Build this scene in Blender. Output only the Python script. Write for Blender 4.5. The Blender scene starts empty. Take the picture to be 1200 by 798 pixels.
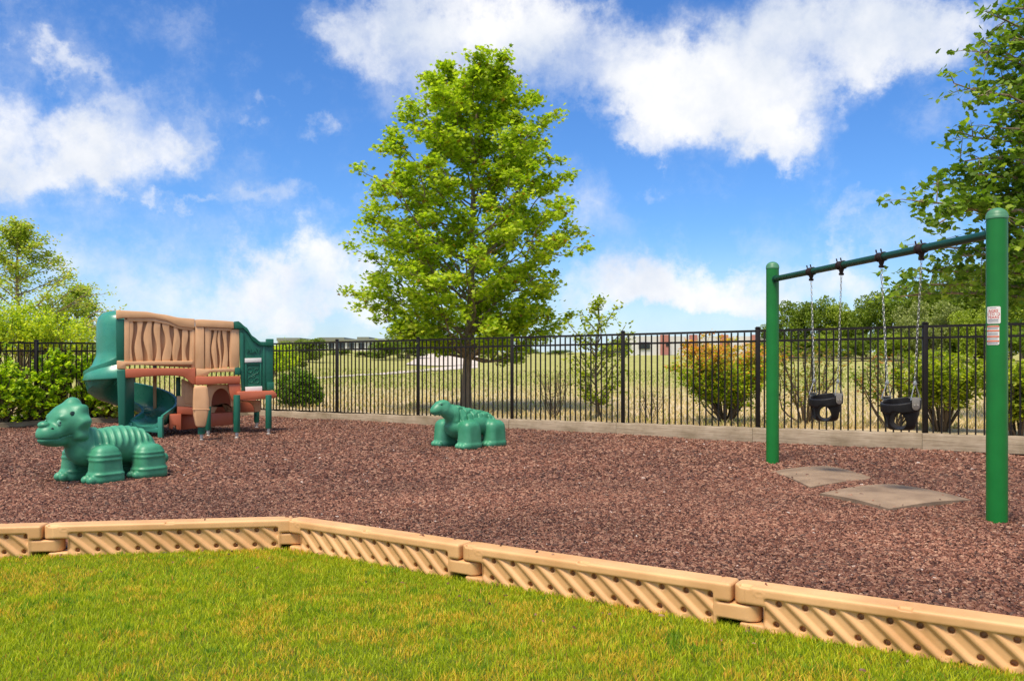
import bpy, math, random
import numpy as np
from mathutils import Vector, Matrix

random.seed(7)
RNG = np.random.default_rng(11)
SC = bpy.context.scene
COL = SC.collection
PI = math.pi
EYE = 1.08          # eye height, metres
HOR = 423.0         # row of the horizon in the 1200 px wide photograph, focal length 1000 px


def ray(px, py):
    return np.array([(px - 600) / 1000.0, 1.0, (HOR - py) / 1000.0])


def at(px, py, Y):
    d = ray(px, py)
    return Vector((d[0] * Y, Y, EYE + d[2] * Y))


# ------------------------------------------------------------------ materials
def new_mat(name):
    m = bpy.data.materials.new(name)
    m.use_nodes = True
    nt = m.node_tree
    b = nt.nodes['Principled BSDF']
    return m, nt, b


def lnk(nt, a, b):
    nt.links.new(a, b)


def noise_node(nt, scale, detail=4, rough=0.55, vec=None, dist=0.0):
    n = nt.nodes.new('ShaderNodeTexNoise')
    n.inputs['Scale'].default_value = scale
    n.inputs['Detail'].default_value = detail
    n.inputs['Roughness'].default_value = rough
    n.inputs['Distortion'].default_value = dist
    if vec is not None:
        lnk(nt, vec, n.inputs['Vector'])
    return n


def ramp(nt, fac, stops):
    r = nt.nodes.new('ShaderNodeValToRGB')
    els = r.color_ramp.elements
    while len(els) < len(stops):
        els.new(0.5)
    for e, (p, c) in zip(els, stops):
        e.position = p
        e.color = (c[0], c[1], c[2], 1)
    lnk(nt, fac, r.inputs['Fac'])
    return r


def bump(nt, b, height, strength=0.3, dist=0.01):
    n = nt.nodes.new('ShaderNodeBump')
    n.inputs['Strength'].default_value = strength
    n.inputs['Distance'].default_value = dist
    lnk(nt, height, n.inputs['Height'])
    lnk(nt, n.outputs['Normal'], b.inputs['Normal'])
    return n


def surf(name, col, rough=0.5, var=0.12, scale=6, bscale=60, bstr=0.15, bdist=0.002, metal=0, spec=0.5, col2=None, sc3=None):
    """a plain painted, moulded or metal surface with slight mottling and fine bump"""
    m, nt, b = new_mat(name)
    tc = nt.nodes.new('ShaderNodeTexCoord')
    oi = nt.nodes.new('ShaderNodeObjectInfo')
    om = nt.nodes.new('ShaderNodeVectorMath')
    om.operation = 'MULTIPLY_ADD'
    lnk(nt, oi.outputs['Random'], om.inputs[0])
    om.inputs[1].default_value = (17, 9, 23)
    lnk(nt, tc.outputs['Object'], om.inputs[2])
    vec = om.outputs[0]
    if sc3:
        mp = nt.nodes.new('ShaderNodeMapping')
        mp.inputs['Scale'].default_value = sc3
        lnk(nt, vec, mp.inputs['Vector'])
        vec = mp.outputs['Vector']
    n = noise_node(nt, scale, 6, 0.6, vec)
    c2 = col2 or tuple(min(1, c * (1 + var)) for c in col)
    c1 = tuple(c * (1 - var) for c in col)
    r = ramp(nt, n.outputs['Fac'], [(0.3, c1), (0.7, c2)])
    lnk(nt, r.outputs['Color'], b.inputs['Base Color'])
    b.inputs['Roughness'].default_value = rough
    b.inputs['Metallic'].default_value = metal
    b.inputs['Specular IOR Level'].default_value = spec
    n2 = noise_node(nt, bscale, 3, 0.6, vec)
    bump(nt, b, n2.outputs['Fac'], bstr, bdist)
    rr = nt.nodes.new('ShaderNodeMapRange')
    rr.inputs['To Min'].default_value = max(0.02, rough - 0.1)
    rr.inputs['To Max'].default_value = min(1, rough + 0.12)
    lnk(nt, n.outputs['Fac'], rr.inputs['Value'])
    lnk(nt, rr.outputs['Result'], b.inputs['Roughness'])
    return m


def leaf_mat(name, trans=0.35, rough=0.5):
    """leaf colour comes from the per-leaf attribute 'tint'"""
    m, nt, b = new_mat(name)
    a = nt.nodes.new('ShaderNodeAttribute')
    a.attribute_name = 'tint'
    lnk(nt, a.outputs['Color'], b.inputs['Base Color'])
    b.inputs['Roughness'].default_value = rough
    b.inputs['Specular IOR Level'].default_value = 0.35
    t = nt.nodes.new('ShaderNodeBsdfTranslucent')
    mul = nt.nodes.new('ShaderNodeMix')
    mul.data_type = 'RGBA'
    mul.blend_type = 'MULTIPLY'
    mul.inputs['Factor'].default_value = 1
    lnk(nt, a.outputs['Color'], mul.inputs[6])
    mul.inputs[7].default_value = (1.25, 1.4, 0.6, 1)
    lnk(nt, mul.outputs[2], t.inputs['Color'])
    mx = nt.nodes.new('ShaderNodeMixShader')
    mx.inputs['Fac'].default_value = trans
    lnk(nt, b.outputs[0], mx.inputs[1])
    lnk(nt, t.outputs[0], mx.inputs[2])
    lnk(nt, mx.outputs[0], nt.nodes['Material Output'].inputs['Surface'])
    return m


def attr_mat(name, rough=0.8, spec=0.3):
    m, nt, b = new_mat(name)
    a = nt.nodes.new('ShaderNodeAttribute')
    a.attribute_name = 'tint'
    lnk(nt, a.outputs['Color'], b.inputs['Base Color'])
    b.inputs['Roughness'].default_value = rough
    b.inputs['Specular IOR Level'].default_value = spec
    return m


M = {}
M['tan'] = surf('tan_plastic', (0.68, 0.37, 0.175), 0.42, 0.05, 5, 90, 0.12, 0.001, col2=(0.74, 0.42, 0.21))
M['border'] = surf('border_plastic', (0.65, 0.335, 0.125), 0.55, 0.14, 3.5, 120, 0.3, 0.0015, col2=(0.77, 0.435, 0.19))
M['terra'] = surf('terracotta_plastic', (0.50, 0.125, 0.055), 0.45, 0.08, 5, 90, 0.12, 0.001)
M['pgreen'] = surf('playset_green_plastic', (0.010, 0.125, 0.075), 0.4, 0.12, 5, 90, 0.12, 0.001)
M['slide'] = surf('slide_green_plastic', (0.04, 0.25, 0.17), 0.26, 0.12, 4, 60, 0.08, 0.001)
M['dino'] = surf('dinosaur_green_plastic', (0.032, 0.25, 0.120), 0.42, 0.18, 3.2, 260, 0.5, 0.0015, col2=(0.095, 0.37, 0.21))
M['dino_dark'] = surf('dark_groove_plastic', (0.006, 0.035, 0.025), 0.5)
M['dino_light'] = surf('pale_green_plastic', (0.16, 0.42, 0.28), 0.45)
M['post'] = surf('green_powder_coat', (0.004, 0.165, 0.022), 0.42, 0.16, 3, 150, 0.1, 0.0008)
M['bar'] = surf('dark_green_enamel', (0.006, 0.055, 0.032), 0.35, 0.1, 8, 150, 0.1, 0.0008)
M['cap'] = surf('cap_green', (0.07, 0.22, 0.11), 0.45, 0.1)
M['iron'] = surf('rusty_cast_iron', (0.035, 0.018, 0.013), 0.6, 0.3, 40, 120, 0.3, 0.001, metal=0.3)
M['zinc'] = surf('zinc_chain', (0.42, 0.41, 0.38), 0.42, 0.1, 60, 100, 0.1, 0.0005, metal=0.75)
M['plate'] = surf('grey_metal_plate', (0.34, 0.30, 0.24), 0.5, 0.12, 30, 80, 0.1, 0.0005, metal=0.5)
M['rubber'] = surf('black_rubber', (0.011, 0.009, 0.008), 0.5, 0.25, 20, 120, 0.2, 0.001, spec=0.3)
M['fence'] = surf('black_fence_paint', (0.013, 0.009, 0.007), 0.45, 0.2, 12, 120, 0.1, 0.0006, spec=0.3)
M['white'] = surf('white_label', (0.78, 0.74, 0.68), 0.5, 0.03)
M['ink'] = surf('red_ink', (0.60, 0.08, 0.06), 0.5, 0.05)
M['orange'] = surf('orange_ink', (0.70, 0.13, 0.03), 0.5, 0.05)
M['grey_ink'] = surf('grey_ink', (0.28, 0.27, 0.27), 0.5, 0.05)
M['steel'] = surf('levelling_foot_steel', (0.55, 0.5, 0.44), 0.4, 0.1, 40, metal=0.4)
M['bark'] = surf('grey_brown_bark', (0.32, 0.235, 0.155), 0.85, 0.35, 9, 40, 0.9, 0.02, sc3=(4, 4, 0.8))
M['twig'] = surf('thin_twig_bark', (0.12, 0.085, 0.05), 0.85, 0.25, 10, 60, 0.3, 0.005)
M['roofgrey'] = surf('building_grey', (0.20, 0.21, 0.17), 0.8, 0.08, 0.2)
M['wallpale'] = surf('building_pale_wall', (0.62, 0.60, 0.57), 0.8, 0.05, 0.2)
M['brickred'] = surf('building_red_panel', (0.42, 0.17, 0.13), 0.8, 0.08, 0.4)
M['glass'] = surf('dark_window_glass', (0.03, 0.035, 0.04), 0.12, 0.1, 1)
M['gravel'] = surf('pale_gravel', (0.60, 0.51, 0.42), 0.95, 0.12, 0.6, 30, 0.3, 0.02)
M['railwood'] = surf('weathered_rail_wood', (0.10, 0.075, 0.055), 0.9, 0.2)
M['leaf'] = leaf_mat('leaves', 0.48)
M['leafdense'] = leaf_mat('dense_foliage', 0.38)
M['grass'] = leaf_mat('grass_blades', 0.42, 0.6)
M['chip'] = attr_mat('rubber_chips', 0.55, 0.4)


def wood_mat():
    m, nt, b = new_mat('weathered_edging_wood')
    tc = nt.nodes.new('ShaderNodeTexCoord')
    mp = nt.nodes.new('ShaderNodeMapping')
    mp.inputs['Scale'].default_value = (1.2, 14, 26)
    lnk(nt, tc.outputs['Object'], mp.inputs['Vector'])
    n = noise_node(nt, 2.2, 8, 0.7, mp.outputs['Vector'], 0.6)
    r = ramp(nt, n.outputs['Fac'], [(0.28, (0.19, 0.135, 0.085)), (0.5, (0.36, 0.275, 0.185)), (0.72, (0.47, 0.38, 0.27))])
    n3 = noise_node(nt, 2.3, 5, 0.65, tc.outputs['Object'])
    r3 = ramp(nt, n3.outputs['Fac'], [(0.34, (0.62, 0.60, 0.52)), (0.6, (1.0, 1.0, 1.0))])
    mx = nt.nodes.new('ShaderNodeMix')
    mx.data_type = 'RGBA'
    mx.blend_type = 'MULTIPLY'
    mx.inputs['Factor'].default_value = 1
    lnk(nt, r.outputs['Color'], mx.inputs[6])
    lnk(nt, r3.outputs['Color'], mx.inputs[7])
    lnk(nt, mx.outputs[2], b.inputs['Base Color'])
    b.inputs['Roughness'].default_value = 0.9
    bump(nt, b, n.outputs['Fac'], 0.6, 0.006)
    return m


M['wood'] = wood_mat()


def mulch_mat():
    m, nt, b = new_mat('rubber_mulch_bed')
    tc = nt.nodes.new('ShaderNodeTexCoord')
    n0 = noise_node(nt, 18, 3, 0.6, tc.outputs['Object'])
    v = nt.nodes.new('ShaderNodeTexVoronoi')
    v.inputs['Scale'].default_value = 62
    v.inputs['Randomness'].default_value = 1
    lnk(nt, tc.outputs['Object'], v.inputs['Vector'])
    sep = nt.nodes.new('ShaderNodeSeparateColor')
    lnk(nt, v.outputs['Color'], sep.inputs[0])
    r = ramp(nt, sep.outputs[0], [(0.0, (0.05, 0.018, 0.010)), (0.45, (0.135, 0.050, 0.028)), (0.85, (0.25, 0.105, 0.062)), (1.0, (0.36, 0.21, 0.135))])
    lnk(nt, r.outputs['Color'], b.inputs['Base Color'])
    b.inputs['Roughness'].default_value = 0.7
    ad = nt.nodes.new('ShaderNodeMath')
    ad.operation = 'MULTIPLY_ADD'
    lnk(nt, sep.outputs[1], ad.inputs[0])
    ad.inputs[1].default_value = 0.7
    lnk(nt, n0.outputs['Fac'], ad.inputs[2])
    bump(nt, b, ad.outputs[0], 1.0, 0.02)
    return m


M['mulch'] = mulch_mat()


def ground_mat(name, stops, scale, bscale=30, big=None):
    m, nt, b = new_mat(name)
    tc = nt.nodes.new('ShaderNodeTexCoord')
    n = noise_node(nt, scale, 8, 0.65, tc.outputs['Object'])
    r = ramp(nt, n.outputs['Fac'], stops)
    out = r.outputs['Color']
    if big:
        # green further out, dry and sandy near the fence
        sx = nt.nodes.new('ShaderNodeSeparateXYZ')
        lnk(nt, tc.outputs['Object'], sx.inputs[0])
        n2 = noise_node(nt, 0.12, 5, 0.6, tc.outputs['Object'])
        ma = nt.nodes.new('ShaderNodeMath')
        ma.operation = 'MULTIPLY_ADD'
        lnk(nt, n2.outputs['Fac'], ma.inputs[0])
        ma.inputs[1].default_value = 26
        lnk(nt, sx.outputs['Y'], ma.inputs[2])
        mr = nt.nodes.new('ShaderNodeMapRange')
        mr.inputs['From Min'].default_value = 27
        mr.inputs['From Max'].default_value = 44
        lnk(nt, ma.outputs[0], mr.inputs['Value'])
        r2 = ramp(nt, n.outputs['Fac'], big)
        mx = nt.nodes.new('ShaderNodeMix')
        mx.data_type = 'RGBA'
        lnk(nt, mr.outputs['Result'], mx.inputs['Factor'])
        lnk(nt, out, mx.inputs[6])
        lnk(nt, r2.outputs['Color'], mx.inputs[7])
        out = mx.outputs[2]
    lnk(nt, out, b.inputs['Base Color'])
    b.inputs['Roughness'].default_value = 0.95
    b.inputs['Specular IOR Level'].default_value = 0.15
    n4 = noise_node(nt, bscale, 5, 0.7, tc.outputs['Object'])
    bump(nt, b, n4.outputs['Fac'], 0.8, 0.03)
    return m


M['lawn'] = ground_mat('lawn_soil', [(0.3, (0.06, 0.09, 0.01)), (0.7, (0.16, 0.20, 0.02))], 9)
M['field'] = ground_mat('field_ground', [(0.3, (0.34, 0.27, 0.13)), (0.5, (0.56, 0.43, 0.26)), (0.72, (0.66, 0.52, 0.36))], 1.4, 9,
                        [(0.3, (0.25, 0.26, 0.06)), (0.5, (0.36, 0.35, 0.10)), (0.7, (0.48, 0.41, 0.18))])


# ------------------------------------------------------------------ object helpers
ORIG = {}


def props(o, label=None, cat=None, group=None, kind=None):
    if label:
        o['label'] = label
    if cat:
        o['category'] = cat
    if group:
        o['group'] = group
    if kind:
        o['kind'] = kind
    return o


def thing(name, loc, label, cat, group=None, rotz=0.0):
    o = bpy.data.objects.new(name, None)
    o.empty_display_size = 0.2
    o.location = loc
    o.rotation_euler = (0, 0, rotz)
    COL.objects.link(o)
    ORIG[o.name] = np.array(loc, float)
    return props(o, label, cat, group)


def link_mesh(name, me, mat, parent=None):
    o = bpy.data.objects.new(name, me)
    if mat is not None:
        me.materials.append(mat)
    COL.objects.link(o)
    if parent is not None:
        o.parent = parent
        ORIG[o.name] = ORIG.get(parent.name, np.zeros(3))
    return o


def np_mesh(name, V, loops, counts, mat, parent=None, smooth=False, tint=None, local=True):
    """V (n,3), loops flat vertex indices, counts = corners per face; tint per face (f,3)"""
    V = np.asarray(V, float)
    if parent is not None and not local:
        V = V - ORIG.get(parent.name, np.zeros(3))
    me = bpy.data.meshes.new(name)
    me.vertices.add(len(V))
    me.vertices.foreach_set('co', V.astype(np.float32).ravel())
    loops = np.asarray(loops, np.int32).ravel()
    counts = np.asarray(counts, np.int32)
    me.loops.add(len(loops))
    me.loops.foreach_set('vertex_index', loops)
    me.polygons.add(len(counts))
    starts = np.concatenate([[0], np.cumsum(counts)[:-1]]).astype(np.int32)
    me.polygons.foreach_set('loop_start', starts)
    me.polygons.foreach_set('loop_total', counts)
    me.polygons.foreach_set('use_smooth', np.full(len(counts), smooth))
    me.update(calc_edges=True)
    me.validate()
    if tint is not None:
        a = me.color_attributes.new('tint', 'FLOAT_COLOR', 'CORNER')
        c = np.ones((len(loops), 4), np.float32)
        c[:, :3] = np.repeat(np.asarray(tint, np.float32), counts, axis=0)
        a.data.foreach_set('color', c.ravel())
    return link_mesh(name, me, mat, parent)


class MB:
    def __init__(s):
        s.V = []
        s.F = []

    def add(s, vs, fs):
        n = len(s.V)
        s.V += [tuple(v) for v in vs]
        s.F += [tuple(i + n for i in f) for f in fs]
        return s

    def box(s, c, size, ax=None):
        """box with centre c; ax = optional 3 unit axes"""
        c = Vector(c)
        ax = ax or (Vector((1, 0, 0)), Vector((0, 1, 0)), Vector((0, 0, 1)))
        vs = []
        for k in range(8):
            v = c.copy()
            for i in range(3):
                v += ax[i] * size[i] * (0.5 if (k >> i) & 1 else -0.5)
            vs.append(v)
        return s.add(vs, [(0, 2, 3, 1), (4, 5, 7, 6), (0, 1, 5, 4), (2, 6, 7, 3), (0, 4, 6, 2), (1, 3, 7, 5)])

    def tube(s, pts, rad, n=10, caps=True):
        pts = [Vector(p) for p in pts]
        if not hasattr(rad, '__len__'):
            rad = [rad] * len(pts)
        rings = []
        t0 = (pts[1] - pts[0]).normalized()
        up = Vector((0, 0, 1)) if abs(t0.z) < 0.9 else Vector((1, 0, 0))
        u = t0.cross(up).normalized()
        for i, p in enumerate(pts):
            a = pts[max(i - 1, 0)]
            b = pts[min(i + 1, len(pts) - 1)]
            t = (b - a).normalized()
            u = (u - t * u.dot(t)).normalized()
            w = t.cross(u)
            rings.append([p + (u * math.cos(2 * PI * k / n) + w * math.sin(2 * PI * k / n)) * rad[i] for k in range(n)])
        vs = [v for r in rings for v in r]
        fs = []
        for i in range(len(pts) - 1):
            for k in range(n):
                k2 = (k + 1) % n
                fs.append((i * n + k, i * n + k2, (i + 1) * n + k2, (i + 1) * n + k))
        if caps:
            fs.append(tuple(range(n))[::-1])
            fs.append(tuple((len(pts) - 1) * n + k for k in range(n)))
        return s.add(vs, fs)

    def prism(s, poly, vec):
        """polygon (3D points) pushed along vec"""
        poly = [Vector(p) for p in poly]
        vec = Vector(vec)
        n = len(poly)
        vs = poly + [p + vec for p in poly]
        fs = [tuple(range(n)), tuple(range(2 * n - 1, n - 1, -1))]
        for k in range(n):
            k2 = (k + 1) % n
            fs.append((k, k + n, k2 + n, k2))
        return s.add(vs, fs)

    def lathe(s, c, prof, n=16):
        """profile of (r,z) about a vertical axis at c"""
        vs = []
        for r, z in prof:
            for k in range(n):
                a = 2 * PI * k / n
                vs.append((c[0] + r * math.cos(a), c[1] + r * math.sin(a), c[2] + z))
        fs = []
        m = len(prof)
        for i in range(m - 1):
            for k in range(n):
                k2 = (k + 1) % n
                fs.append((i * n + k, i * n + k2, (i + 1) * n + k2, (i + 1) * n + k))
        fs.append(tuple(range(n))[::-1])
        fs.append(tuple((m - 1) * n + k for k in range(n)))
        return s.add(vs, fs)

    def build(s, name, mat, parent=None, bevel=0.0, smooth=True, local=False, segs=2, angle=0.6):
        V = np.array(s.V, float)
        if parent is not None and not local:
            V = V - ORIG.get(parent.name, np.zeros(3))
        me = bpy.data.meshes.new(name)
        me.from_pydata([tuple(v) for v in V], [], s.F)
        import bmesh
        bm = bmesh.new()
        bm.from_mesh(me)
        bmesh.ops.recalc_face_normals(bm, faces=bm.faces)
        if bevel > 0:
            ed = [e for e in bm.edges if len(e.link_faces) == 2 and e.calc_face_angle(0) > 0.5]
            bmesh.ops.bevel(bm, geom=ed, offset=bevel, segments=segs, profile=0.5, affect='EDGES', clamp_overlap=True)
        bm.to_mesh(me)
        bm.free()
        if smooth:
            me.polygons.foreach_set('use_smooth', [True] * len(me.polygons))
            me.set_sharp_from_angle(angle=angle)
        return link_mesh(name, me, mat, parent)


def copy_tree(o, parent=None):
    kids = [c for c in COL.objects if c.parent == o]
    c = o.copy()
    COL.objects.link(c)
    if parent is not None:
        c.parent = parent
    for k in kids:
        copy_tree(k, c)
    return c


def text_geo(s, size):
    cu = bpy.data.curves.new('lettering', 'FONT')
    cu.body = s
    cu.size = size
    cu.align_x = 'CENTER'
    cu.align_y = 'CENTER'
    cu.resolution_u = 2
    cu.offset = size * 0.02
    o = bpy.data.objects.new('lettering_source', cu)
    COL.objects.link(o)
    dg = bpy.context.evaluated_depsgraph_get()
    me = bpy.data.meshes.new_from_object(o.evaluated_get(dg))
    V = [v.co.copy() for v in me.vertices]
    F = [tuple(p.vertices) for p in me.polygons]
    bpy.data.objects.remove(o)
    bpy.data.curves.remove(cu)
    bpy.data.meshes.remove(me)
    return V, F


# ------------------------------------------------------------------ distance-field modelling
def surface_nets(f, lo, hi, h):
    lo = np.array(lo, float)
    hi = np.array(hi, float)
    n = np.ceil((hi - lo) / h).astype(int) + 1
    ax = [lo[i] + h * np.arange(n[i]) for i in range(3)]
    X, Y, Z = np.meshgrid(*ax, indexing='ij')
    D = f(X, Y, Z)
    S = D < 0
    cx, cy, cz = n - 1
    cnt = np.zeros((cx, cy, cz), np.int32)
    pos = np.zeros((cx, cy, cz, 3))
    corners = [(i, j, k) for i in (0, 1) for j in (0, 1) for k in (0, 1)]
    for a in corners:
        for d in range(3):
            if a[d] == 1:
                continue
            b = list(a)
            b[d] = 1
            A = D[a[0]:a[0] + cx, a[1]:a[1] + cy, a[2]:a[2] + cz]
            B = D[b[0]:b[0] + cx, b[1]:b[1] + cy, b[2]:b[2] + cz]
            cr = (A < 0) != (B < 0)
            t = np.where(cr, A / np.where(cr, A - B, 1), 0)
            cnt += cr
            for e in range(3):
                pos[..., e] += np.where(cr, (t if e == d else float(a[e])), 0)
    act = cnt > 0
    idx = -np.ones((cx, cy, cz), np.int64)
    idx[act] = np.arange(act.sum())
    g = np.argwhere(act)
    V = lo + (g + pos[act] / cnt[act][:, None]) * h
    quads = []
    for d in range(3):
        e, g2 = (d + 1) % 3, (d + 2) % 3
        sl0 = [slice(None)] * 3
        sl1 = [slice(None)] * 3
        sl0[d] = slice(0, n[d] - 1)
        sl1[d] = slice(1, n[d])
        s0 = S[tuple(sl0)]
        s1 = S[tuple(sl1)]
        ch = np.argwhere(s0 != s1)
        ok = (ch[:, e] > 0) & (ch[:, g2] > 0) & (ch[:, e] < n[e] - 1) & (ch[:, g2] < n[g2] - 1)
        ch = ch[ok]
        inside = s0[tuple(ch.T)]

        def cell(de, dg):
            c = ch.copy()
            c[:, e] -= de
            c[:, g2] -= dg
            return idx[tuple(c.T)]
        q = np.stack([cell(1, 1), cell(0, 1), cell(0, 0), cell(1, 0)], 1)
        q[~inside] = q[~inside][:, ::-1]
        quads.append(q)
    return V, np.concatenate(quads)


def sdf_obj(name, f, lo, hi, h, mat, parent=None):
    V, Q = surface_nets(f, lo, hi, h)
    return np_mesh(name, V, Q, np.full(len(Q), 4), mat, parent, smooth=True)


def smin(a, b, k):
    t = np.clip(0.5 + 0.5 * (b - a) / k, 0, 1)
    return b * (1 - t) + a * t - k * t * (1 - t)


def smax(a, b, k):
    return -smin(-a, -b, k)


def ell(X, Y, Z, c, r, rot=0.0, pitch=0.0):
    x, y, z = X - c[0], Y - c[1], Z - c[2]
    if rot:
        co, si = math.cos(rot), math.sin(rot)
        x, y = x * co + y * si, -x * si + y * co
    if pitch:
        co, si = math.cos(pitch), math.sin(pitch)
        x, z = x * co + z * si, -x * si + z * co
    q = np.sqrt((x / r[0]) ** 2 + (y / r[1]) ** 2 + (z / r[2]) ** 2)
    return (q - 1) * min(r) * 1.0


def rbox(X, Y, Z, c, h, r):
    qx = np.abs(X - c[0]) - h[0] + r
    qy = np.abs(Y - c[1]) - h[1] + r
    qz = np.abs(Z - c[2]) - h[2] + r
    return np.sqrt(np.maximum(qx, 0) ** 2 + np.maximum(qy, 0) ** 2 + np.maximum(qz, 0) ** 2) + np.minimum(np.maximum(qx, np.maximum(qy, qz)), 0) - r


def capsule(X, Y, Z, a, b, ra, rb):
    a = np.array(a, float)
    b = np.array(b, float)
    ab = b - a
    t = np.clip(((X - a[0]) * ab[0] + (Y - a[1]) * ab[1] + (Z - a[2]) * ab[2]) / (ab @ ab), 0, 1)
    dx, dy, dz = X - a[0] - t * ab[0], Y - a[1] - t * ab[1], Z - a[2] - t * ab[2]
    return np.sqrt(dx * dx + dy * dy + dz * dz) - (ra + (rb - ra) * t)


# ------------------------------------------------------------------ camera, light, sky
cam = bpy.data.cameras.new('camera')
cam.lens = 30
cam.sensor_width = 36
cam.shift_y = 0.02
cam.clip_start = 0.05
cam.clip_end = 5000
co = bpy.data.objects.new('camera', cam)
co.location = (0, 0, EYE)
co.rotation_euler = (PI / 2, 0, 0)
COL.objects.link(co)
SC.camera = co

SUN_EL, SUN_AZ = 63, 209      # azimuth clockwise from +Y: behind the camera, a little to its left
sd = bpy.data.lights.new('sun', 'SUN')
sd.energy = 3.3
sd.angle = math.radians(20)
sd.color = (1.0, 0.90, 0.74)
so = bpy.data.objects.new('sun', sd)
el, az = math.radians(SUN_EL), math.radians(SUN_AZ)
to_sun = Vector((math.sin(az) * math.cos(el), math.cos(az) * math.cos(el), math.sin(el)))
so.rotation_euler = to_sun.to_track_quat('Z', 'Y').to_euler()
so.location = (0, -5, 12)
COL.objects.link(so)


def build_world():
    w = bpy.data.worlds.new('World')
    SC.world = w
    w.use_nodes = True
    nt = w.node_tree
    N = nt.nodes
    bg = N['Background']
    bg.inputs['Strength'].default_value = 0.09

    def math_(op, a, b=None, c=None, clamp=False):
        n = N.new('ShaderNodeMath')
        n.operation = op
        n.use_clamp = clamp
        for i, v in enumerate((a, b, c)):
            if v is None:
                continue
            if isinstance(v, (int, float)):
                n.inputs[i].default_value = v
            else:
                lnk(nt, v, n.inputs[i])
        return n.outputs[0]

    sky = N.new('ShaderNodeTexSky')
    sky.sky_type = 'NISHITA'
    sky.sun_disc = False
    sky.sun_elevation = math.radians(SUN_EL)
    sky.sun_rotation = math.radians(SUN_AZ)
    sky.air_density = 1.0
    sky.dust_density = 0.4
    sky.ozone_density = 3.0
    tc = N.new('ShaderNodeTexCoord')
    sx = N.new('ShaderNodeSeparateXYZ')
    lnk(nt, tc.outputs['Generated'], sx.inputs[0])
    azn = math_('ARCTAN2', sx.outputs['X'], sx.outputs['Y'])
    eln = math_('ARCSINE', sx.outputs['Z'])
    # warp the direction with two noises so cloud edges are ragged
    n1 = noise_node(nt, 5.5, 8, 0.62, tc.outputs['Generated'])
    n2 = noise_node(nt, 22, 6, 0.65, tc.outputs['Generated'])

    def centred(n, amt):
        s = N.new('ShaderNodeSeparateColor')
        lnk(nt, n.outputs['Color'], s.inputs[0])
        return [math_('MULTIPLY', math_('SUBTRACT', s.outputs[i], 0.5), amt) for i in (0, 1)]
    w1, w2 = centred(n1, 0.22), centred(n2, 0.06)
    a2 = math_('ADD', math_('ADD', azn, w1[0]), w2[0])
    e2 = math_('ADD', math_('ADD', eln, w1[1]), w2[1])
    cv = N.new('ShaderNodeCombineXYZ')
    lnk(nt, a2, cv.inputs[0])
    lnk(nt, e2, cv.inputs[1])
    blobs = [
        (50, 185, 75, 42, 1.0), (150, 165, 75, 40, .95), (100, 205, 70, 30, .8), (15, 150, 45, 40, .7), (205, 180, 35, 18, .6),
        (60, 72, 34, 12, .55), (95, 95, 26, 12, .55), (35, 55, 26, 9, .45),
        (430, 30, 62, 36, 1.0), (415, 65, 40, 24, .7), (520, 10, 80, 30, .8), (500, 95, 60, 32, .7), (600, 30, 110, 48, .85), (560, 70, 60, 40, .6),
        (700, 50, 110, 48, 1.0), (690, 105, 80, 26, .7), (790, 95, 70, 44, 1.1), (850, 75, 110, 56, 1.1), (880, 125, 64, 36, .95), (900, 155, 40, 18, .8),
        (960, 45, 130, 48, .95), (1060, 40, 90, 44, .85), (1130, 15, 50, 24, .7), (1050, 80, 60, 20, .5),
        (300, 335, 90, 32, .85), (370, 318, 70, 26, .8), (400, 362, 90, 22, .8), (470, 330, 60, 34, .5), (240, 360, 100, 22, .5),
        (690, 350, 110, 34, .9), (770, 335, 60, 30, .95), (850, 345, 60, 30, 1.0), (800, 372, 130, 20, .9),
        (690, 225, 44, 34, .45), (720, 270, 70, 34, .5), (750, 148, 40, 16, .75), (640, 130, 40, 22, .5), (782, 201, 18, 9, .5),
        (950, 345, 80, 34, .8), (1020, 330, 60, 34, .7), (985, 290, 18, 32, .6), (975, 240, 44, 18, .4), (1000, 225, 36, 12, .4),
        (1120, 130, 46, 18, .4), (1060, 260, 60, 30, .35), (860, 290, 60, 24, .35),
        (387, 156, 20, 10, .6), (317, 145, 16, 8, .4), (318, 236, 34, 12, .45), (230, 242, 30, 6, .55), (176, 243, 13, 8, .6), (134, 236, 14, 9, .5), (405, 262, 34, 16, .4),
        (40, 300, 90, 30, .45), (110, 320, 110, 30, .45), (60, 255, 60, 16, .35), (355, 112, 30, 8, .3),
    ]
    total = None
    for px, py, rx, ry, st in blobs:
        A = math.atan((px - 600) / 1000)
        E = math.atan((HOR - py) / 1000 * math.cos(A))
        k = math.cos(A)
        sub = N.new('ShaderNodeVectorMath')
        sub.operation = 'SUBTRACT'
        lnk(nt, cv.outputs[0], sub.inputs[0])
        sub.inputs[1].default_value = (A, E, 0)
        mu = N.new('ShaderNodeVectorMath')
        mu.operation = 'MULTIPLY'
        lnk(nt, sub.outputs[0], mu.inputs[0])
        mu.inputs[1].default_value = (1000 / rx / k / k * 0.72, 1000 / ry / k * 0.72, 0)
        ln = N.new('ShaderNodeVectorMath')
        ln.operation = 'LENGTH'
        lnk(nt, mu.outputs[0], ln.inputs[0])
        mr = N.new('ShaderNodeMapRange')
        mr.interpolation_type = 'SMOOTHSTEP'
        mr.inputs['From Min'].default_value = 0.0
        mr.inputs['From Max'].default_value = 1.25
        mr.inputs['To Min'].default_value = st * 0.84
        mr.inputs['To Max'].default_value = 0.0
        lnk(nt, ln.outputs['Value'], mr.inputs['Value'])
        total = mr.outputs[0] if total is None else math_('ADD', total, mr.outputs[0])
    # clouds all over the rest of the sky (sides, overhead and behind the camera)
    n3 = noise_node(nt, 2.6, 7, 0.6, tc.outputs['Generated'])
    rest = N.new('ShaderNodeMapRange')
    rest.inputs['From Min'].default_value = 0.72
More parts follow.
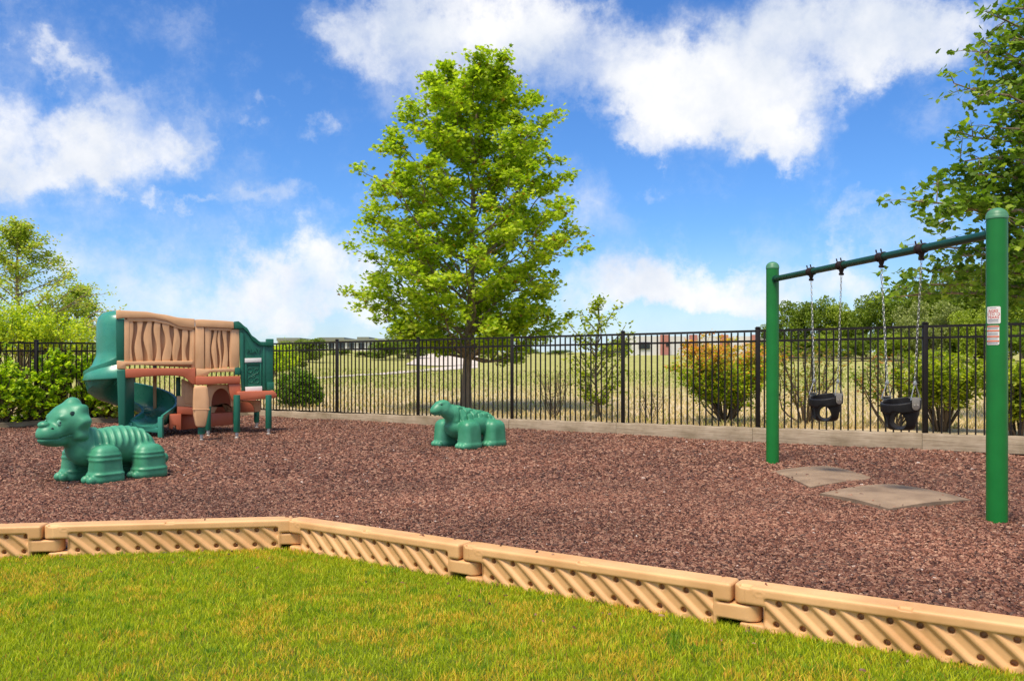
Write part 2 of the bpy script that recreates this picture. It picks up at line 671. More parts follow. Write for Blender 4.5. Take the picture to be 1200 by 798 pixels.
    rest.inputs['From Max'].default_value = 0.55
    lnk(nt, sx.outputs['Y'], rest.inputs['Value'])
    over = N.new('ShaderNodeMapRange')
    over.inputs['From Min'].default_value = 0.44
    over.inputs['From Max'].default_value = 0.56
    lnk(nt, n3.outputs['Fac'], over.inputs['Value'])
    total = math_('ADD', total, math_('MULTIPLY', rest.outputs[0], over.outputs[0]))
    # thin haze near the horizon
    hz = N.new('ShaderNodeMapRange')
    hz.interpolation_type = 'SMOOTHSTEP'
    hz.inputs['From Min'].default_value = 0.16
    hz.inputs['From Max'].default_value = 0.0
    hz.inputs['To Max'].default_value = 0.45
    lnk(nt, eln, hz.inputs['Value'])
    n5 = noise_node(nt, 10, 9, 0.64, tc.outputs['Generated'])
    n5d = math_('SUBTRACT', n5.outputs['Fac'], 0.5)
    n7 = noise_node(nt, 3.4, 9, 0.62, cv.outputs[0], 0.8)
    wsp = N.new('ShaderNodeMapRange')
    wsp.inputs['From Min'].default_value = 0.48
    wsp.inputs['From Max'].default_value = 0.78
    wsp.inputs['To Max'].default_value = 0.75
    lnk(nt, n7.outputs['Fac'], wsp.inputs['Value'])
    total = math_('ADD', total, wsp.outputs[0])
    dens = math_('ADD', total, math_('MULTIPLY', n5d, 1.9))
    dr = N.new('ShaderNodeMapRange')
    dr.interpolation_type = 'SMOOTHSTEP'
    dr.inputs['From Min'].default_value = 0.02
    dr.inputs['From Max'].default_value = 1.55
    lnk(nt, dens, dr.inputs['Value'])
    cover = math_('MAXIMUM', dr.outputs[0], hz.outputs[0])
    # blue of the clear sky: Nishita with more saturation
    hsv = N.new('ShaderNodeHueSaturation')
    hsv.inputs['Saturation'].default_value = 1.15
    hsv.inputs['Value'].default_value = 1.0
    lnk(nt, sky.outputs[0], hsv.inputs['Color'])
    tintn = N.new('ShaderNodeMix')
    tintn.data_type = 'RGBA'
    tintn.blend_type = 'MULTIPLY'
    tintn.inputs['Factor'].default_value = 1
    lnk(nt, hsv.outputs[0], tintn.inputs[6])
    tintn.inputs[7].default_value = SKYTINT
    # cloud colour: white tops, slightly grey where thick and low
    n6 = noise_node(nt, 7, 6, 0.6, tc.outputs['Generated'])
    cr = ramp(nt, n6.outputs['Fac'], [(0.36, (5.2, 5.7, 6.6)), (0.62, (7.5, 7.5, 7.6))])
    mx = N.new('ShaderNodeMix')
    mx.data_type = 'RGBA'
    lnk(nt, cover, mx.inputs['Factor'])
    lnk(nt, tintn.outputs[2], mx.inputs[6])
    lnk(nt, cr.outputs[0], mx.inputs[7])
    lnk(nt, mx.outputs[2], bg.inputs['Color'])


SKYTINT = (0.66, 0.92, 1.25, 1)
build_world()
SC.view_settings.view_transform = 'Standard'
SC.view_settings.look = 'None'
SC.view_settings.exposure = 0.62
SC.view_settings.gamma = 1
SC.render.engine = 'CYCLES'
SC.cycles.max_bounces = 8
SC.cycles.transparent_max_bounces = 8

# ------------------------------------------------------------------ ground
CORNER = np.array([-4.79, 15.88])


def main_y(x):
    return 12.8 - 0.643 * x


def left_y(x):
    return 13.1 + 0.912 * (x + 7.87)


def fence_dist(x, y):
    """metres inside the fence (positive on the playground side)"""
    d1 = (main_y(x) - y) / math.hypot(1, 0.643)
    d2 = (left_y(x) - y) / math.hypot(1, 0.912)
    return np.minimum(d1, d2)


def zmulch(x, y):
    d = np.clip(fence_dist(x, y), 0, 4)
    base = 0.075 * (1 - d / 4) ** 1.5
    w = 0.012 * np.sin(x * 2.1 + 1.3 * np.sin(y * 1.1)) + 0.010 * np.sin(y * 3.3 + x * 0.7) + 0.006 * np.sin(x * 7.3 + y * 5.1) + 0.004 * np.sin(x * 13 - y * 17)
    return base + w * 0.7


B_PTS = np.array([[-12.0, 3.73], [-1.3, 5.07], [7.5, -0.55]])
F_PTS = np.array([[-14.0, 7.51], [-4.79, 15.88], [12.0, 5.08]])


def poly_at(P, t):
    """point on a three-point polyline, t in 0..2"""
    t = np.asarray(t)[..., None]
    return np.where(t < 1, P[0] + (P[1] - P[0]) * t, P[1] + (P[2] - P[1]) * (t - 1))


def grid_mesh(name, G, mat, **kw):
    """G: (a,b,3) array of points"""
    a, b = G.shape[:2]
    i = np.arange(a * b).reshape(a, b)
    Q = np.stack([i[:-1, :-1], i[1:, :-1], i[1:, 1:], i[:-1, 1:]], -1).reshape(-1, 4)
    return np_mesh(name, G.reshape(-1, 3), Q, np.full(len(Q), 4), mat, smooth=True, **kw)


# base ground under and behind everything
g = grid_mesh('ground', np.array([[(x, y, -0.12) for y in (-400, 0, 200)] for x in (-400, 0, 400)], float), M['lawn'])
props(g, kind='structure')

# mulch bed
t = np.linspace(0, 2, 360)
s = np.linspace(0, 1, 260) ** 1.2
Bp, Fp = poly_at(B_PTS, t), poly_at(F_PTS, t)
P = Bp[:, None] + (Fp - Bp)[:, None] * s[None, :, None]
G = np.concatenate([P, zmulch(P[..., 0], P[..., 1])[..., None]], -1)
props(grid_mesh('mulch_bed', G, M['mulch']), kind='structure')


def vnoise(x, y, cell, seed):
    g_ = np.random.default_rng(seed).random((128, 128))
    u, v = np.asarray(x) / cell + 500.3, np.asarray(y) / cell + 500.7
    i, j = np.floor(u).astype(int), np.floor(v).astype(int)
    a, b = u - i, v - j
    a, b = a * a * (3 - 2 * a), b * b * (3 - 2 * b)
    w = lambda p, q: g_[p % 128, q % 128]
    return (w(i, j) * (1 - a) + w(i + 1, j) * a) * (1 - b) + (w(i, j + 1) * (1 - a) + w(i + 1, j + 1) * a) * b


def border_y(x):
    return np.where(x < -1.3, 5.07 + (x + 1.3) * (5.07 - 3.73) / 10.7, 5.07 - (x + 1.3) * 5.62 / 8.8)


MATS = [[(2.47, 8.15), (2.50, 7.16), (3.29, 7.60), (3.18, 8.60)], [(2.46, 6.82), (2.70, 6.10), (3.50, 6.50), (3.27, 7.36)]]


def mat_z(u, v):
    return 0.030 + 0.014 * np.sin(PI * u) + 0.016 * np.sin(PI * v)


def stray_points():
    """single chips lying on the mats, on top of the border and in the grass along it"""
    out = []
    for c in MATS:
        c = np.array(c)
        for _ in range(22):
            u, v = RNG.random(2)
            if RNG.random() < 0.75:
                if RNG.random() < 0.5:
                    u = abs(round(u) - 0.10 * RNG.random() ** 2)
                else:
                    v = abs(round(v) - 0.10 * RNG.random() ** 2)
            p = (c[0] * (1 - u) + c[1] * u) * (1 - v) + (c[3] * (1 - u) + c[2] * u) * v
            out.append((p[0], p[1], float(mat_z(u, v)) + 0.001))
    for _ in range(90):
        x = RNG.uniform(-4, 3.4)
        k = RNG.random()
        if k < 0.2:
            out.append((x, float(border_y(x)) - 0.06 * RNG.random() + 0.02, 0.154))
        else:
            out.append((x, float(border_y(x)) - 0.09 - 0.5 * RNG.random() ** 2.5, -0.012))
    return np.array(out)


def make_chips(name, n, ylo, yhi, size, pts=None):
    if pts is not None:
        X, Y = pts[:, 0], pts[:, 1]
    else:
        Y = ylo + (yhi - ylo) * RNG.random(n) ** 0.8
        X = (RNG.random(n) * 2 - 1) * (0.68 * Y + 0.9)
        ok = (Y > border_y(X) + 0.07) & (fence_dist(X, Y) > 0.12)
        X, Y = X[ok], Y[ok]
    n = len(X)
    a = RNG.random(n) * 2 * PI
    L = size * (0.5 + RNG.random(n))
    W = size * 0.32 * (0.6 + 0.8 * RNG.random(n))
    H = size * 0.30 * (0.5 + RNG.random(n))
    ca, sa = np.cos(a), np.sin(a)
    Z = zmulch(X, Y) + 0.001 + 0.007 * RNG.random(n)
    if pts is not None:
        Z = pts[:, 2]
    tilt = (RNG.random((n, 2)) - 0.5) * (0.9 if pts is None else 0.2)
    V = np.zeros((n, 6, 3))
    loc = [(-.5, -.5, 0), (.5, -.35, 0), (.5, .5, 0), (-.45, .4, 0), (-.25, 0.05, 1), (.3, -.05, .9)]
    for i, (lx, ly, lz) in enumerate(loc):
        x = lx * L
        y = ly * W
        V[:, i, 0] = X + x * ca - y * sa
        V[:, i, 1] = Y + x * sa + y * ca
        V[:, i, 2] = Z + lz * H + x * tilt[:, 0] + y * tilt[:, 1]
    F4 = np.array([[0, 1, 5, 4], [2, 3, 4, 5]])
    F3 = np.array([[1, 2, 5], [3, 0, 4]])
    base = (np.arange(n) * 6)[:, None, None]
    q = (base + F4).reshape(n, 8)
    r = (base + F3).reshape(n, 6)
    loops = np.concatenate([q, r], 1).ravel()
    counts = np.tile([4, 4, 3, 3], n)
    k = RNG.random(n)
    pal = np.array([(0.042, 0.014, 0.008), (0.11, 0.039, 0.021), (0.20, 0.076, 0.042), (0.29, 0.125, 0.074), (0.42, 0.235, 0.145)])
    kk = np.clip((k ** 1.15) * 4, 0, 3.999)
    i0 = kk.astype(int)
    fr = (kk - i0)[:, None]
    c = pal[i0] * (1 - fr) + pal[i0 + 1] * fr
    patch = 0.80 + 0.40 * vnoise(X, Y, 0.9, 3) + 0.16 * (vnoise(X, Y, 0.25, 4) - 0.5)
    c = c * patch[:, None]
    pale = RNG.random(n) < 0.002
    c[pale] = (0.62, 0.5, 0.42)
    o = np_mesh(name, V.reshape(-1, 3), loops, counts, M['chip'], tint=np.repeat(c, 4, axis=0))
    return props(o, kind='stuff', label='reddish brown shredded rubber mulch covering the play area', cat='mulch')


make_chips('mulch', 230000, 3.0, 7.6, 0.024)
make_chips('mulch', 200000, 6.4, 16.5, 0.034)
make_chips('loose_mulch', 0, 0, 0, 0.022, stray_points())

# lawn in front of the border
xs = np.linspace(-14, 9, 60)
rows = np.linspace(0, 1, 30)
G = np.array([[(x, -6 * (1 - r) + border_y(np.array(x)) * r, 0.0) for r in rows] for x in xs], float)
G[..., 2] = -0.028 + 0.006 * np.sin(G[..., 0] * 2) * np.sin(G[..., 1] * 1.7)
props(grid_mesh('lawn', G, M['lawn']), kind='structure')


def blades(X, Y, Z, h, w, cols, lean=0.5):
    n = len(X)
    a = RNG.random(n) * 2 * PI
    b = RNG.random(n) * 2 * PI
    ca, sa = np.cos(a) * w / 2, np.sin(a) * w / 2
    lx, ly = np.cos(b) * h * lean * RNG.random(n), np.sin(b) * h * lean * RNG.random(n)
    V = np.zeros((n, 5, 3))
    V[:, 0] = np.stack([X - ca, Y - sa, Z], 1)
    V[:, 1] = np.stack([X + ca, Y + sa, Z], 1)
    V[:, 2] = np.stack([X + ca * .8 + lx * .35, Y + sa * .8 + ly * .35, Z + h * .55], 1)
    V[:, 3] = np.stack([X - ca * .8 + lx * .35, Y - sa * .8 + ly * .35, Z + h * .55], 1)
    V[:, 4] = np.stack([X + lx, Y + ly, Z + h], 1)
    base = (np.arange(n) * 5)[:, None]
    loops = np.concatenate([base + [0, 1, 2, 3], base + [3, 2, 4]], 1).ravel()
    return V.reshape(-1, 3), loops, np.tile([4, 3], n), np.repeat(cols, 2, axis=0)


n = 420000
X = (RNG.random(n) * 2 - 1) * 4.2
Y = 2.3 + 3.0 * RNG.random(n)
ok = (Y < border_y(X) - 0.045) & (np.abs(X) < 0.62 * Y + 0.9)
X, Y = X[ok], Y[ok]
n = len(X)
cl1 = vnoise(X, Y, 0.11, 5) * 0.55 + vnoise(X, Y, 0.045, 6) * 0.45
cl2 = vnoise(X, Y, 0.6, 7) * 0.28 + vnoise(X, Y, 0.17, 8) * 0.36 + vnoise(X, Y, 0.06, 9) * 0.36
clump = (cl1 - 0.5) * 3
clump0 = (np.sin(X * 5.1 + 2 * np.sin(Y * 3.7)) * np.sin(Y * 6.3 + 1.7 * np.sin(X * 4.1)) + 0.6 * np.sin(X * 17 + Y * 9) * np.sin(Y * 21 - X * 6))
h = (0.015 + 0.016 * RNG.random(n)) * (1 + 0.22 * clump)
k = np.clip(cl1 * 1.5 - 0.25 + 0.45 * (RNG.random(n) - 0.5), 0, 1)
c = np.where((k < 0.5)[:, None], (0.37, 0.44, 0.012), (0.53, 0.55, 0.018))
c = np.where((k > 0.80)[:, None], (0.20, 0.33, 0.014), c)
straw = RNG.random(n) < np.clip((cl2 - 0.51) * 3.2, 0.03, 0.55)
c = np.where(straw[:, None], (0.75, 0.50, 0.05), c)
c = np.where((RNG.random(n) < 0.02)[:, None], (0.60, 0.26, 0.06), c)
c = c * (0.75 + 0.5 * RNG.random(n))[:, None]
Vb, Lb, Cb, Tb = blades(X, Y, np.full(n, -0.028), h, 0.0026 + 0.0020 * RNG.random(n), c, 1.0)
props(np_mesh('grass', Vb, Lb, Cb, M['grass'], tint=Tb), kind='stuff', label='short bright green lawn grass with straw coloured patches', cat='grass')


# field beyond the fence: rises gently, more so on the left
def zfield(x, y):
    y = np.asarray(y, float)
    x = np.asarray(x, float)
    r = np.clip(y - 20, 0, None)
    z = 0.205 + 0.0135 * np.minimum(r, 320) * np.clip(r / 40, 0, 1)
    z = z + np.clip(-(x / np.maximum(y, 1)) + 0.05, 0, 0.4) * np.clip((y - 45) / 60, 0, 1) * 3.2
    z = z + 0.02 * np.sin(x * 0.9) * np.sin(y * 0.7) * np.clip((y - 14) / 6, 0, 1) + 0.12 * np.sin(x * 0.13 + y * 0.09) * np.clip((y - 30) / 40, 0, 1)
    return z


FE = np.array([[-40.0, -16.2], [-4.79, 15.88], [40.0, -12.9]])
t = np.concatenate([np.linspace(0, 1, 60), np.linspace(1, 2, 90)[1:]])
E = poly_at(FE, t)
C0 = np.array([-2.0, 0.0])
m = np.concatenate([[0], np.geomspace(0.01, 45, 90)])
P = E[:, None] + (E - C0)[:, None] * m[None, :, None]
G = np.concatenate([P, zfield(P[..., 0], P[..., 1])[..., None]], -1)
props(grid_mesh('field', G, M['field']), kind='structure')

n = 60000
Y = 11 + 40 * RNG.random(n) ** 1.7
X = (RNG.random(n) * 2 - 1) * (0.66 * Y + 1)
ok = fence_dist(X, Y) < -0.15
X, Y = X[ok], Y[ok]
n = len(X)
gr = np.clip((Y - 22) / 12 + 0.5 * np.sin(X * .6) * np.sin(Y * .4), 0.12, 1)
k = RNG.random(n) < gr * 0.75
c = np.where(k[:, None], (0.32, 0.35, 0.08), (0.66, 0.51, 0.30)) * (0.7 + 0.6 * RNG.random(n))[:, None]
h = (0.04 + 0.06 * RNG.random(n)) * (1 + 0.01 * Y)
Vb, Lb, Cb, Tb = blades(X, Y, zfield(X, Y) - 0.005, h, 0.010 + 0.0006 * Y, c, 1.2)
props(np_mesh('field_grass', Vb, Lb, Cb, M['grass'], tint=Tb), kind='stuff', label='dry tan and green meadow grass beyond the fence', cat='grass')


def sheet(name, pts, mat, dz=0.03, sub=24):
    """a strip lying on the field between two edges given as (x,y) lists"""
    a, b = np.array(pts[0], float), np.array(pts[1], float)
    tt = np.linspace(0, 1, sub)
    L = np.stack([np.interp(tt, np.linspace(0, 1, len(a)), a[:, i]) for i in (0, 1)], -1)
    R = np.stack([np.interp(tt, np.linspace(0, 1, len(b)), b[:, i]) for i in (0, 1)], -1)
    s2 = np.linspace(0, 1, 5)
    P = L[:, None] + (R - L)[:, None] * s2[None, :, None]
    G = np.concatenate([P, zfield(P[..., 0], P[..., 1])[..., None] + dz], -1)
    return props(grid_mesh(name, G, mat), kind='structure')


def fpt(px, Y):
    return ((px - 600) / 1000 * Y, Y)


sheet('gravel_path', [[fpt(360, 36), fpt(440, 42), fpt(500, 48), fpt(560, 56)], [fpt(360, 37.5), fpt(440, 44.5), fpt(500, 53), fpt(560, 64)]], M['gravel'])
sheet('gravel_lot', [[fpt(475, 60), fpt(520, 58), fpt(560, 62)], [fpt(495, 100), fpt(530, 110), fpt(560, 110)]], M['gravel'], 0.05)


# ------------------------------------------------------------------ fence and timber edging
def zbase(x):
    return 0.21 + 0.009 * x


def fence_run(posts, label, npick=21, off=(0, 0)):
    """black picket fence through the post points [(x,y)...]"""
    p0 = posts[0]
    root = thing('picket_fence', (p0[0], p0[1], zbase(p0[0])), label, 'fence')
    H = 1.235
    for x, y in posts:
        z = zbase(x)
        pm = MB().box((x, y, z + H / 2 + 0.0), (0.052, 0.052, H + 0.03))
        po = pm.build('post', M['fence'], root, bevel=0.004)
        MB().box((x, y, z + H + 0.021), (0.062, 0.062, 0.014)).prism(
            [(x - .022, y - .022, z + H + .028), (x + .022, y - .022, z + H + .028), (x + .022, y + .022, z + H + .028), (x - .022, y + .022, z + H + .028)], (0, 0, .012)).build('post_cap', M['fence'], po, bevel=0.003)
    for (x0, y0), (x1, y1) in zip(posts[:-1], posts[1:]):
        a, b = Vector((x0, y0, zbase(x0))), Vector((x1, y1, zbase(x1)))
        d = b - a
        L = d.length
        u = d.normalized()
        v = Vector((-u.y, u.x, 0)).normalized()
        w = Vector((0, 0, 1))
        mb = MB()
        for hz, hh in ((H - 0.014, 0.028), (H - 0.142, 0.026), (-0.012, 0.026)):
            c = (a + b) / 2 + w * hz
            mb.box(c, (L - 0.052, 0.026, hh), (u, v, w))
        nn = max(2, round(npick * L / 1.85))
        for k in range(1, nn + 1):
            c = a + d * (k / (nn + 1)) + w * ((H - 0.02) / 2 - 0.01)
            mb.box(c, (0.0165, 0.0165, H - 0.02), (u, v, w))
        mb.build('fence_panel', M['fence'], root, bevel=0)
    return root


us = [-0.205, -0.11, 0.0, 0.13, 0.288, 0.484, 0.72]
mp = [(-4.79, main_y(-4.79))] + [(u * 12.8 / (1 + .643 * u), main_y(u * 12.8 / (1 + .643 * u))) for u in us]
fence_run(mp, 'long black metal picket fence running behind the maple and the swings')
lp = [(-4.79 - 1.352 * k, left_y(-4.79 - 1.352 * k)) for k in range(0, 5)]
lp[0] = (lp[0][0] - 0.05, lp[0][1] - 0.06)
fence_run(lp, 'black metal picket fence behind the slide with the hedge growing through it')


def edging(x0, y0, x1, y1, label, zb=None):
    """one weathered beam laid along the foot of the fence"""
    a = Vector((x0, y0, 0))
    b = Vector((x1, y1, 0))
    d = b - a
    L = d.length
    ang = math.atan2(d.y, d.x)
    z0, z1 = 0.02 + zbase(x0) - 0.19, 0.02 + zbase(x1) - 0.19
    nseg = 24
    mb = MB()
    rings = []
    for i in range(nseg + 1):
        tt = i / nseg
        x = L * tt * 0.998
        wob = 0.004 * math.sin(tt * 19 + x0 * 3) + 0.003 * math.sin(tt * 47 + x0)
        zz = (z1 - z0) * tt
        cs = [(-.065, 0), (-.065, .165), (-.057, .178), (.057, .178), (.065, .165), (.065, 0)]
        rings.append([(x, yy, zz + zv + (wob if zv > 0.1 else 0)) for yy, zv in cs])
    vs = [v for r in rings for v in r]
    fs = []
    nn = 6
    for i in range(nseg):
        for k in range(nn):
            k2 = (k + 1) % nn
            fs.append((i * nn + k, (i + 1) * nn + k, (i + 1) * nn + k2, i * nn + k2))
    fs.append(tuple(range(nn)))
    fs.append(tuple(nseg * nn + k for k in range(nn))[::-1])
    mb.add(vs, fs)
    o = mb.build('edging_beam', M['wood'], None, local=True, angle=0.9)
    o.location = (x0, y0, z0)
    o.rotation_euler = (0, 0, ang)
    return props(o, label, 'timber', 'weathered timber beams along the fence')


def off_main(x, d=0.11):
    return x - 0.541 * d, main_y(x) - 0.841 * d


eb = [(-4.86, -3.0), (-3.0, .05), (.05, 1.52), (1.52, 3.1), (3.1, 4.72), (4.72, 7.0)]
elab = ['weathered timber beam along the fence beside the round bush, reaching behind the playset', 'weathered timber beam behind the plated dinosaur and below the maple trunk',
        'weathered timber beam below the fence beneath the slender sapling', 'weathered timber beam below the fence beneath the orange tipped bush',
        'weathered timber beam below the fence behind the two bucket swings', 'weathered timber beam at the fence foot behind the thick swing post with stickers']
for (a, b), lb in zip(eb, elab):
    p, q = off_main(a), off_main(b)
    edging(p[0], p[1], q[0], q[1], lb)


def off_left(x, d=0.11):
    return x + 0.674 * d, left_y(x) - 0.739 * d


for (a, b), lb in zip([(-9.6, -7.2), (-7.2, -4.95)], ['weathered timber beam in front of the hedge, behind the horned dinosaur', 'weathered timber beam below the fence behind the slide and playset']):
    p, q = off_left(a), off_left(b)
    edging(p[0], p[1], q[0], q[1], lb)


# ------------------------------------------------------------------ plastic border timbers
def timber_f(L):
    def f(X, Y, Z):
        top = rbox(X, Y, Z, (L / 2, 0, 0.1145), (L / 2 - 0.003, 0.062, 0.0385), 0.013)
        # rounded upper nose at the left end
        nose = np.sqrt((X - 0.055) ** 2 + Y ** 2) - 0.060
        top = np.where(X < 0.055, smax(top, nose, 0.008), top)
        low = rbox(X, Y, Z, (L / 2 + 0.035, 0, 0.028), (L / 2 - 0.095, 0.060, 0.058), 0.010)
        foot = rbox(X, Y, Z, (0.10, 0, -0.022), (0.07, 0.057, 0.022), 0.012)
        body = smin(smin(top, low, 0.008), foot, 0.006)
        # tongue that slides under the next timber
        tongue = np.maximum(rbox(X, Y, Z, (L, 0, 0.037), (0.105, 0.056, 0.033), 0.010), np.where(X > L + 0.05, np.sqrt((X - L - 0.05) ** 2 + Y ** 2) - 0.055, -1))
        body = smin(body, tongue, 0.008)
        # recessed front and back panel with slanting ribs
        px0, px1, pz0, pz1 = 0.135, L - 0.075, -0.045, 0.112
        inp = rbox(X, Y * 0, Z, ((px0 + px1) / 2, 0, (pz0 + pz1) / 2), ((px1 - px0) / 2, 1.0, (pz1 - pz0) / 2), 0.012)
        ph = ((X + Z * 1.12) / 0.105) % 1.0
        saw = np.where(ph < 0.55, np.cos((ph / 0.55 - 0.5) * PI), 0.0)
        depth = 0.0175 - 0.0125 * saw
        rec = np.maximum(inp, (0.062 - depth) - np.abs(Y))
        body = smax(body, -rec, 0.004)
        # holes at both ends of the grooves
        cell = 0.105
        k = np.round((X + 0.100 * 1.12) / cell - 0.80)
        for zc in (0.093, 0.008):
            xc = (np.round((X + zc * 1.12) / cell - 0.80) + 0.80) * cell - zc * 1.12
            okx = (xc > px0 + 0.008) & (xc < px1 - 0.004)
            hole = np.maximum(np.sqrt((X - xc) ** 2 + (Z - zc) ** 2) - 0.0130, 0.010 - np.abs(Y))
            body = np.where(okx, smax(body, -hole, 0.003), body)
        # shallow slots on top
        for xc in (0.055, L * 0.5):
            slot = rbox(X, Y, Z, (xc, -0.052, 0.156), (0.024, 0.022, 0.012), 0.005)
            body = smax(body, -slot, 0.003)
            body = smin(body, np.sqrt((X - xc) ** 2 + (Y + 0.045) ** 2 + ((Z - 0.141) * 2.2) ** 2) - 0.011, 0.002)
        # faint raised oval mark near the left end
        ov = np.abs(np.sqrt(((X - 0.115) / 1.9) ** 2 + (Z - 0.126) ** 2) - 0.010) - 0.0015
        body = np.minimum(body, np.maximum(ov, np.abs(Y) - 0.0635))
        return body
    return f


TL = 1.33
tim = sdf_obj('border_timber', timber_f(TL), (-0.03, -0.085, -0.06), (TL + 0.14, 0.085, 0.175), 0.0042, M['border'])
tim_me = tim.data
J = [(-3.955, 4.67), (-2.655, 4.86), (-1.30, 5.06), (-0.235, 4.36), (0.945, 3.60), (2.065, 2.90), (3.18, 2.19)]
tlab = ['tan ribbed plastic border section, the cut off one before the mulch and the horned dinosaur', 'tan ribbed plastic border section set square on, ending at the bend of the border',
        'short looking tan plastic border section just past the bend, below the plated dinosaur', 'tan ribbed plastic border section in the middle of the slanting run',
        'big tan ribbed plastic border section closest to the viewer', 'tan plastic border section past the frame edge on the slanting run']
for i in range(len(J) - 1):
    o = tim if i == 0 else tim.copy()
    if i:
        COL.objects.link(o)
    a, b = Vector(J[i]), Vector(J[i + 1])
    d = b - a
    o.location = (a.x, a.y, 0.0)
    o.rotation_euler = (0, 0, math.atan2(d.y, d.x))
    o.scale = (d.length / TL, 1, 1.0)
    props(o, tlab[i], 'border timber', 'plastic border timbers between lawn and mulch')

# ------------------------------------------------------------------ swing set
PA, PB = Vector((3.205, 5.64, 0)), Vector((2.705, 8.86, 0))      # near and far post
root = thing('swing_frame', (PA.x, PA.y, 0), 'bright green swing frame of two round posts and a dark crossbar', 'swing frame')


def post(p, top):
    mb = MB().lathe((p.x, p.y, -0.15), [(0.0645, 0), (0.0645, top + 0.15 - 0.062)], 40)
    o = mb.build('post', M['post'], root, angle=1.0)
    pr = [(0.0675, -0.068), (0.0675, -0.05)] + [(0.0665 * math.cos(a), -0.05 + 0.055 * math.sin(a)) for a in np.linspace(0.02, PI / 2 - 0.05, 9)]
    MB().lathe((p.x, p.y, top), pr, 40).build('post_cap', M['cap'], o, angle=1.0)
    return o


near_post = post(PA, 2.085)
far_post = post(PB, 2.105)
bar_dir = (PB - PA).normalized()
ZB = 1.925


def on_bar(t, z=ZB):
    return PB + (PA - PB) * t + Vector((0, 0, z))


b0, b1 = on_bar(-0.0), on_bar(1.0)
cb = MB().tube([b0 + bar_dir * -0.062, b1 + bar_dir * 0.062], 0.0295, 24).build('crossbar', M['bar'], root)
for e, sgn in ((b0, -1), (b1, 1)):
    MB().tube([e + bar_dir * sgn * 0.062, e + bar_dir * sgn * 0.085], 0.037, 24).build('end_collar', M['bar'], root)
ts = [0.2466, 0.410, 0.597, 0.756]
for tt in ts:
    c = on_bar(tt)
    hb = MB().tube([c - bar_dir * 0.038, c + bar_dir * 0.038], 0.034, 20)
    for q in (-0.034, 0.034):
        hb.tube([c + bar_dir * (q - 0.007), c + bar_dir * (q + 0.007)], 0.039, 20)
        hb.tube([c + bar_dir * q + Vector((-0.02, 0, 0.035)), c + bar_dir * q + Vector((-0.026, 0, 0.062))], 0.006, 6)
    side = Vector((bar_dir.y, -bar_dir.x, 0))
    hb.tube([c + Vector((0, 0, -0.03)), c + Vector((0, 0, -0.075))], [0.026, 0.012], 12)
    hb.tube([c - side * 0.02 + Vector((0, 0, -0.078)), c + side * 0.02 + Vector((0, 0, -0.078))], 0.011, 8)
    hb.build('chain_hanger', M['iron'], root)


def curved_patch(mb, a0, a1, z0, z1, r, corner=0.0, n=14):
    """patch wrapped on the near post; angles measured from the direction facing the camera"""
    base = math.atan2(-PA.y, -PA.x)
    vs = []
    for i in range(n + 1):
        s_ = i / n
        a = a0 + (a1 - a0) * s_
        w = (a1 - a0) * r
        e = min(s_, 1 - s_) * w
        cut = corner - math.sqrt(max(0, corner * corner - max(0, corner - e) ** 2)) if e < corner else 0
        for rr in (r, r + 0.0012):
            for z in (z0 + cut, z1 - cut):
                vs.append((PA.x + rr * math.cos(base + a), PA.y + rr * math.sin(base + a), z))
    fs = []
    for i in range(n):
        k = i * 4
        fs += [(k + 2, k + 6, k + 7, k + 3), (k, k + 1, k + 5, k + 4), (k + 1, k + 3, k + 7, k + 5), (k, k + 4, k + 6, k + 2)]
    fs += [(0, 2, 3, 1), (4 * n, 4 * n + 1, 4 * n + 3, 4 * n + 2)]
    mb.add(vs, fs)


R0 = 0.0651
A0, A1 = -1.02, 0.33
sg = MB()
curved_patch(sg, A0, A1, 1.325, 1.437, R0, 0.006)
st1 = sg.build('sticker', M['white'], near_post, angle=0.5)
sg = MB()
curved_patch(sg, A0, A1 - 0.12, 1.186, 1.313, R0, 0.006)
st2 = sg.build('sticker', M['white'], near_post, angle=0.5)
props(st1, label='white age notice sticker with red lettering')
props(st2, label='white warning sticker with orange stripes')


def wrap_text(s_, size, zc, ac, mat, name='lettering', parent=None):
    V, F = text_geo(s_, size)
    base = math.atan2(-PA.y, -PA.x)
    r = R0 + 0.0018
    mb = MB().add([(PA.x + r * math.cos(base + ac + v.x / r), PA.y + r * math.sin(base + ac + v.x / r), zc + v.y) for v in V], F)
    mb.build(name, mat, parent, smooth=False)


ac = (A0 + A1) / 2
wrap_text('AGES', 0.026, 1.407, ac, M['ink'], parent=st1)
wrap_text('2 TO 12', 0.024, 1.386, ac, M['ink'], parent=st1)
wrap_text('YEARS', 0.025, 1.365, ac, M['ink'], parent=st1)
for zc, ww in ((1.350, 0.5), (1.345, 0.45), (1.336, 0.48), (1.428, 0.3)):
    sg = MB()
    curved_patch(sg, ac - ww, ac + ww, zc, zc + 0.0022, R0 + 0.0014)
    sg.build('small_print', M['grey_ink'], st1)
for zc in (1.303, 1.274, 1.236, 1.206):
    sg = MB()
    curved_patch(sg, A0 + 0.02, A1 - 0.14, zc, zc + 0.008, R0 + 0.0014)
    sg.build('stripe', M['orange'], st2)
for zc in (1.296, 1.290, 1.264, 1.257, 1.250, 1.228, 1.221, 1.199, 1.194):
    sg = MB()
    curved_patch(sg, A0 + 0.12, A1 - 0.26, zc, zc + 0.0018, R0 + 0.0014)
    sg.build('small_print', M['grey_ink'], st2)


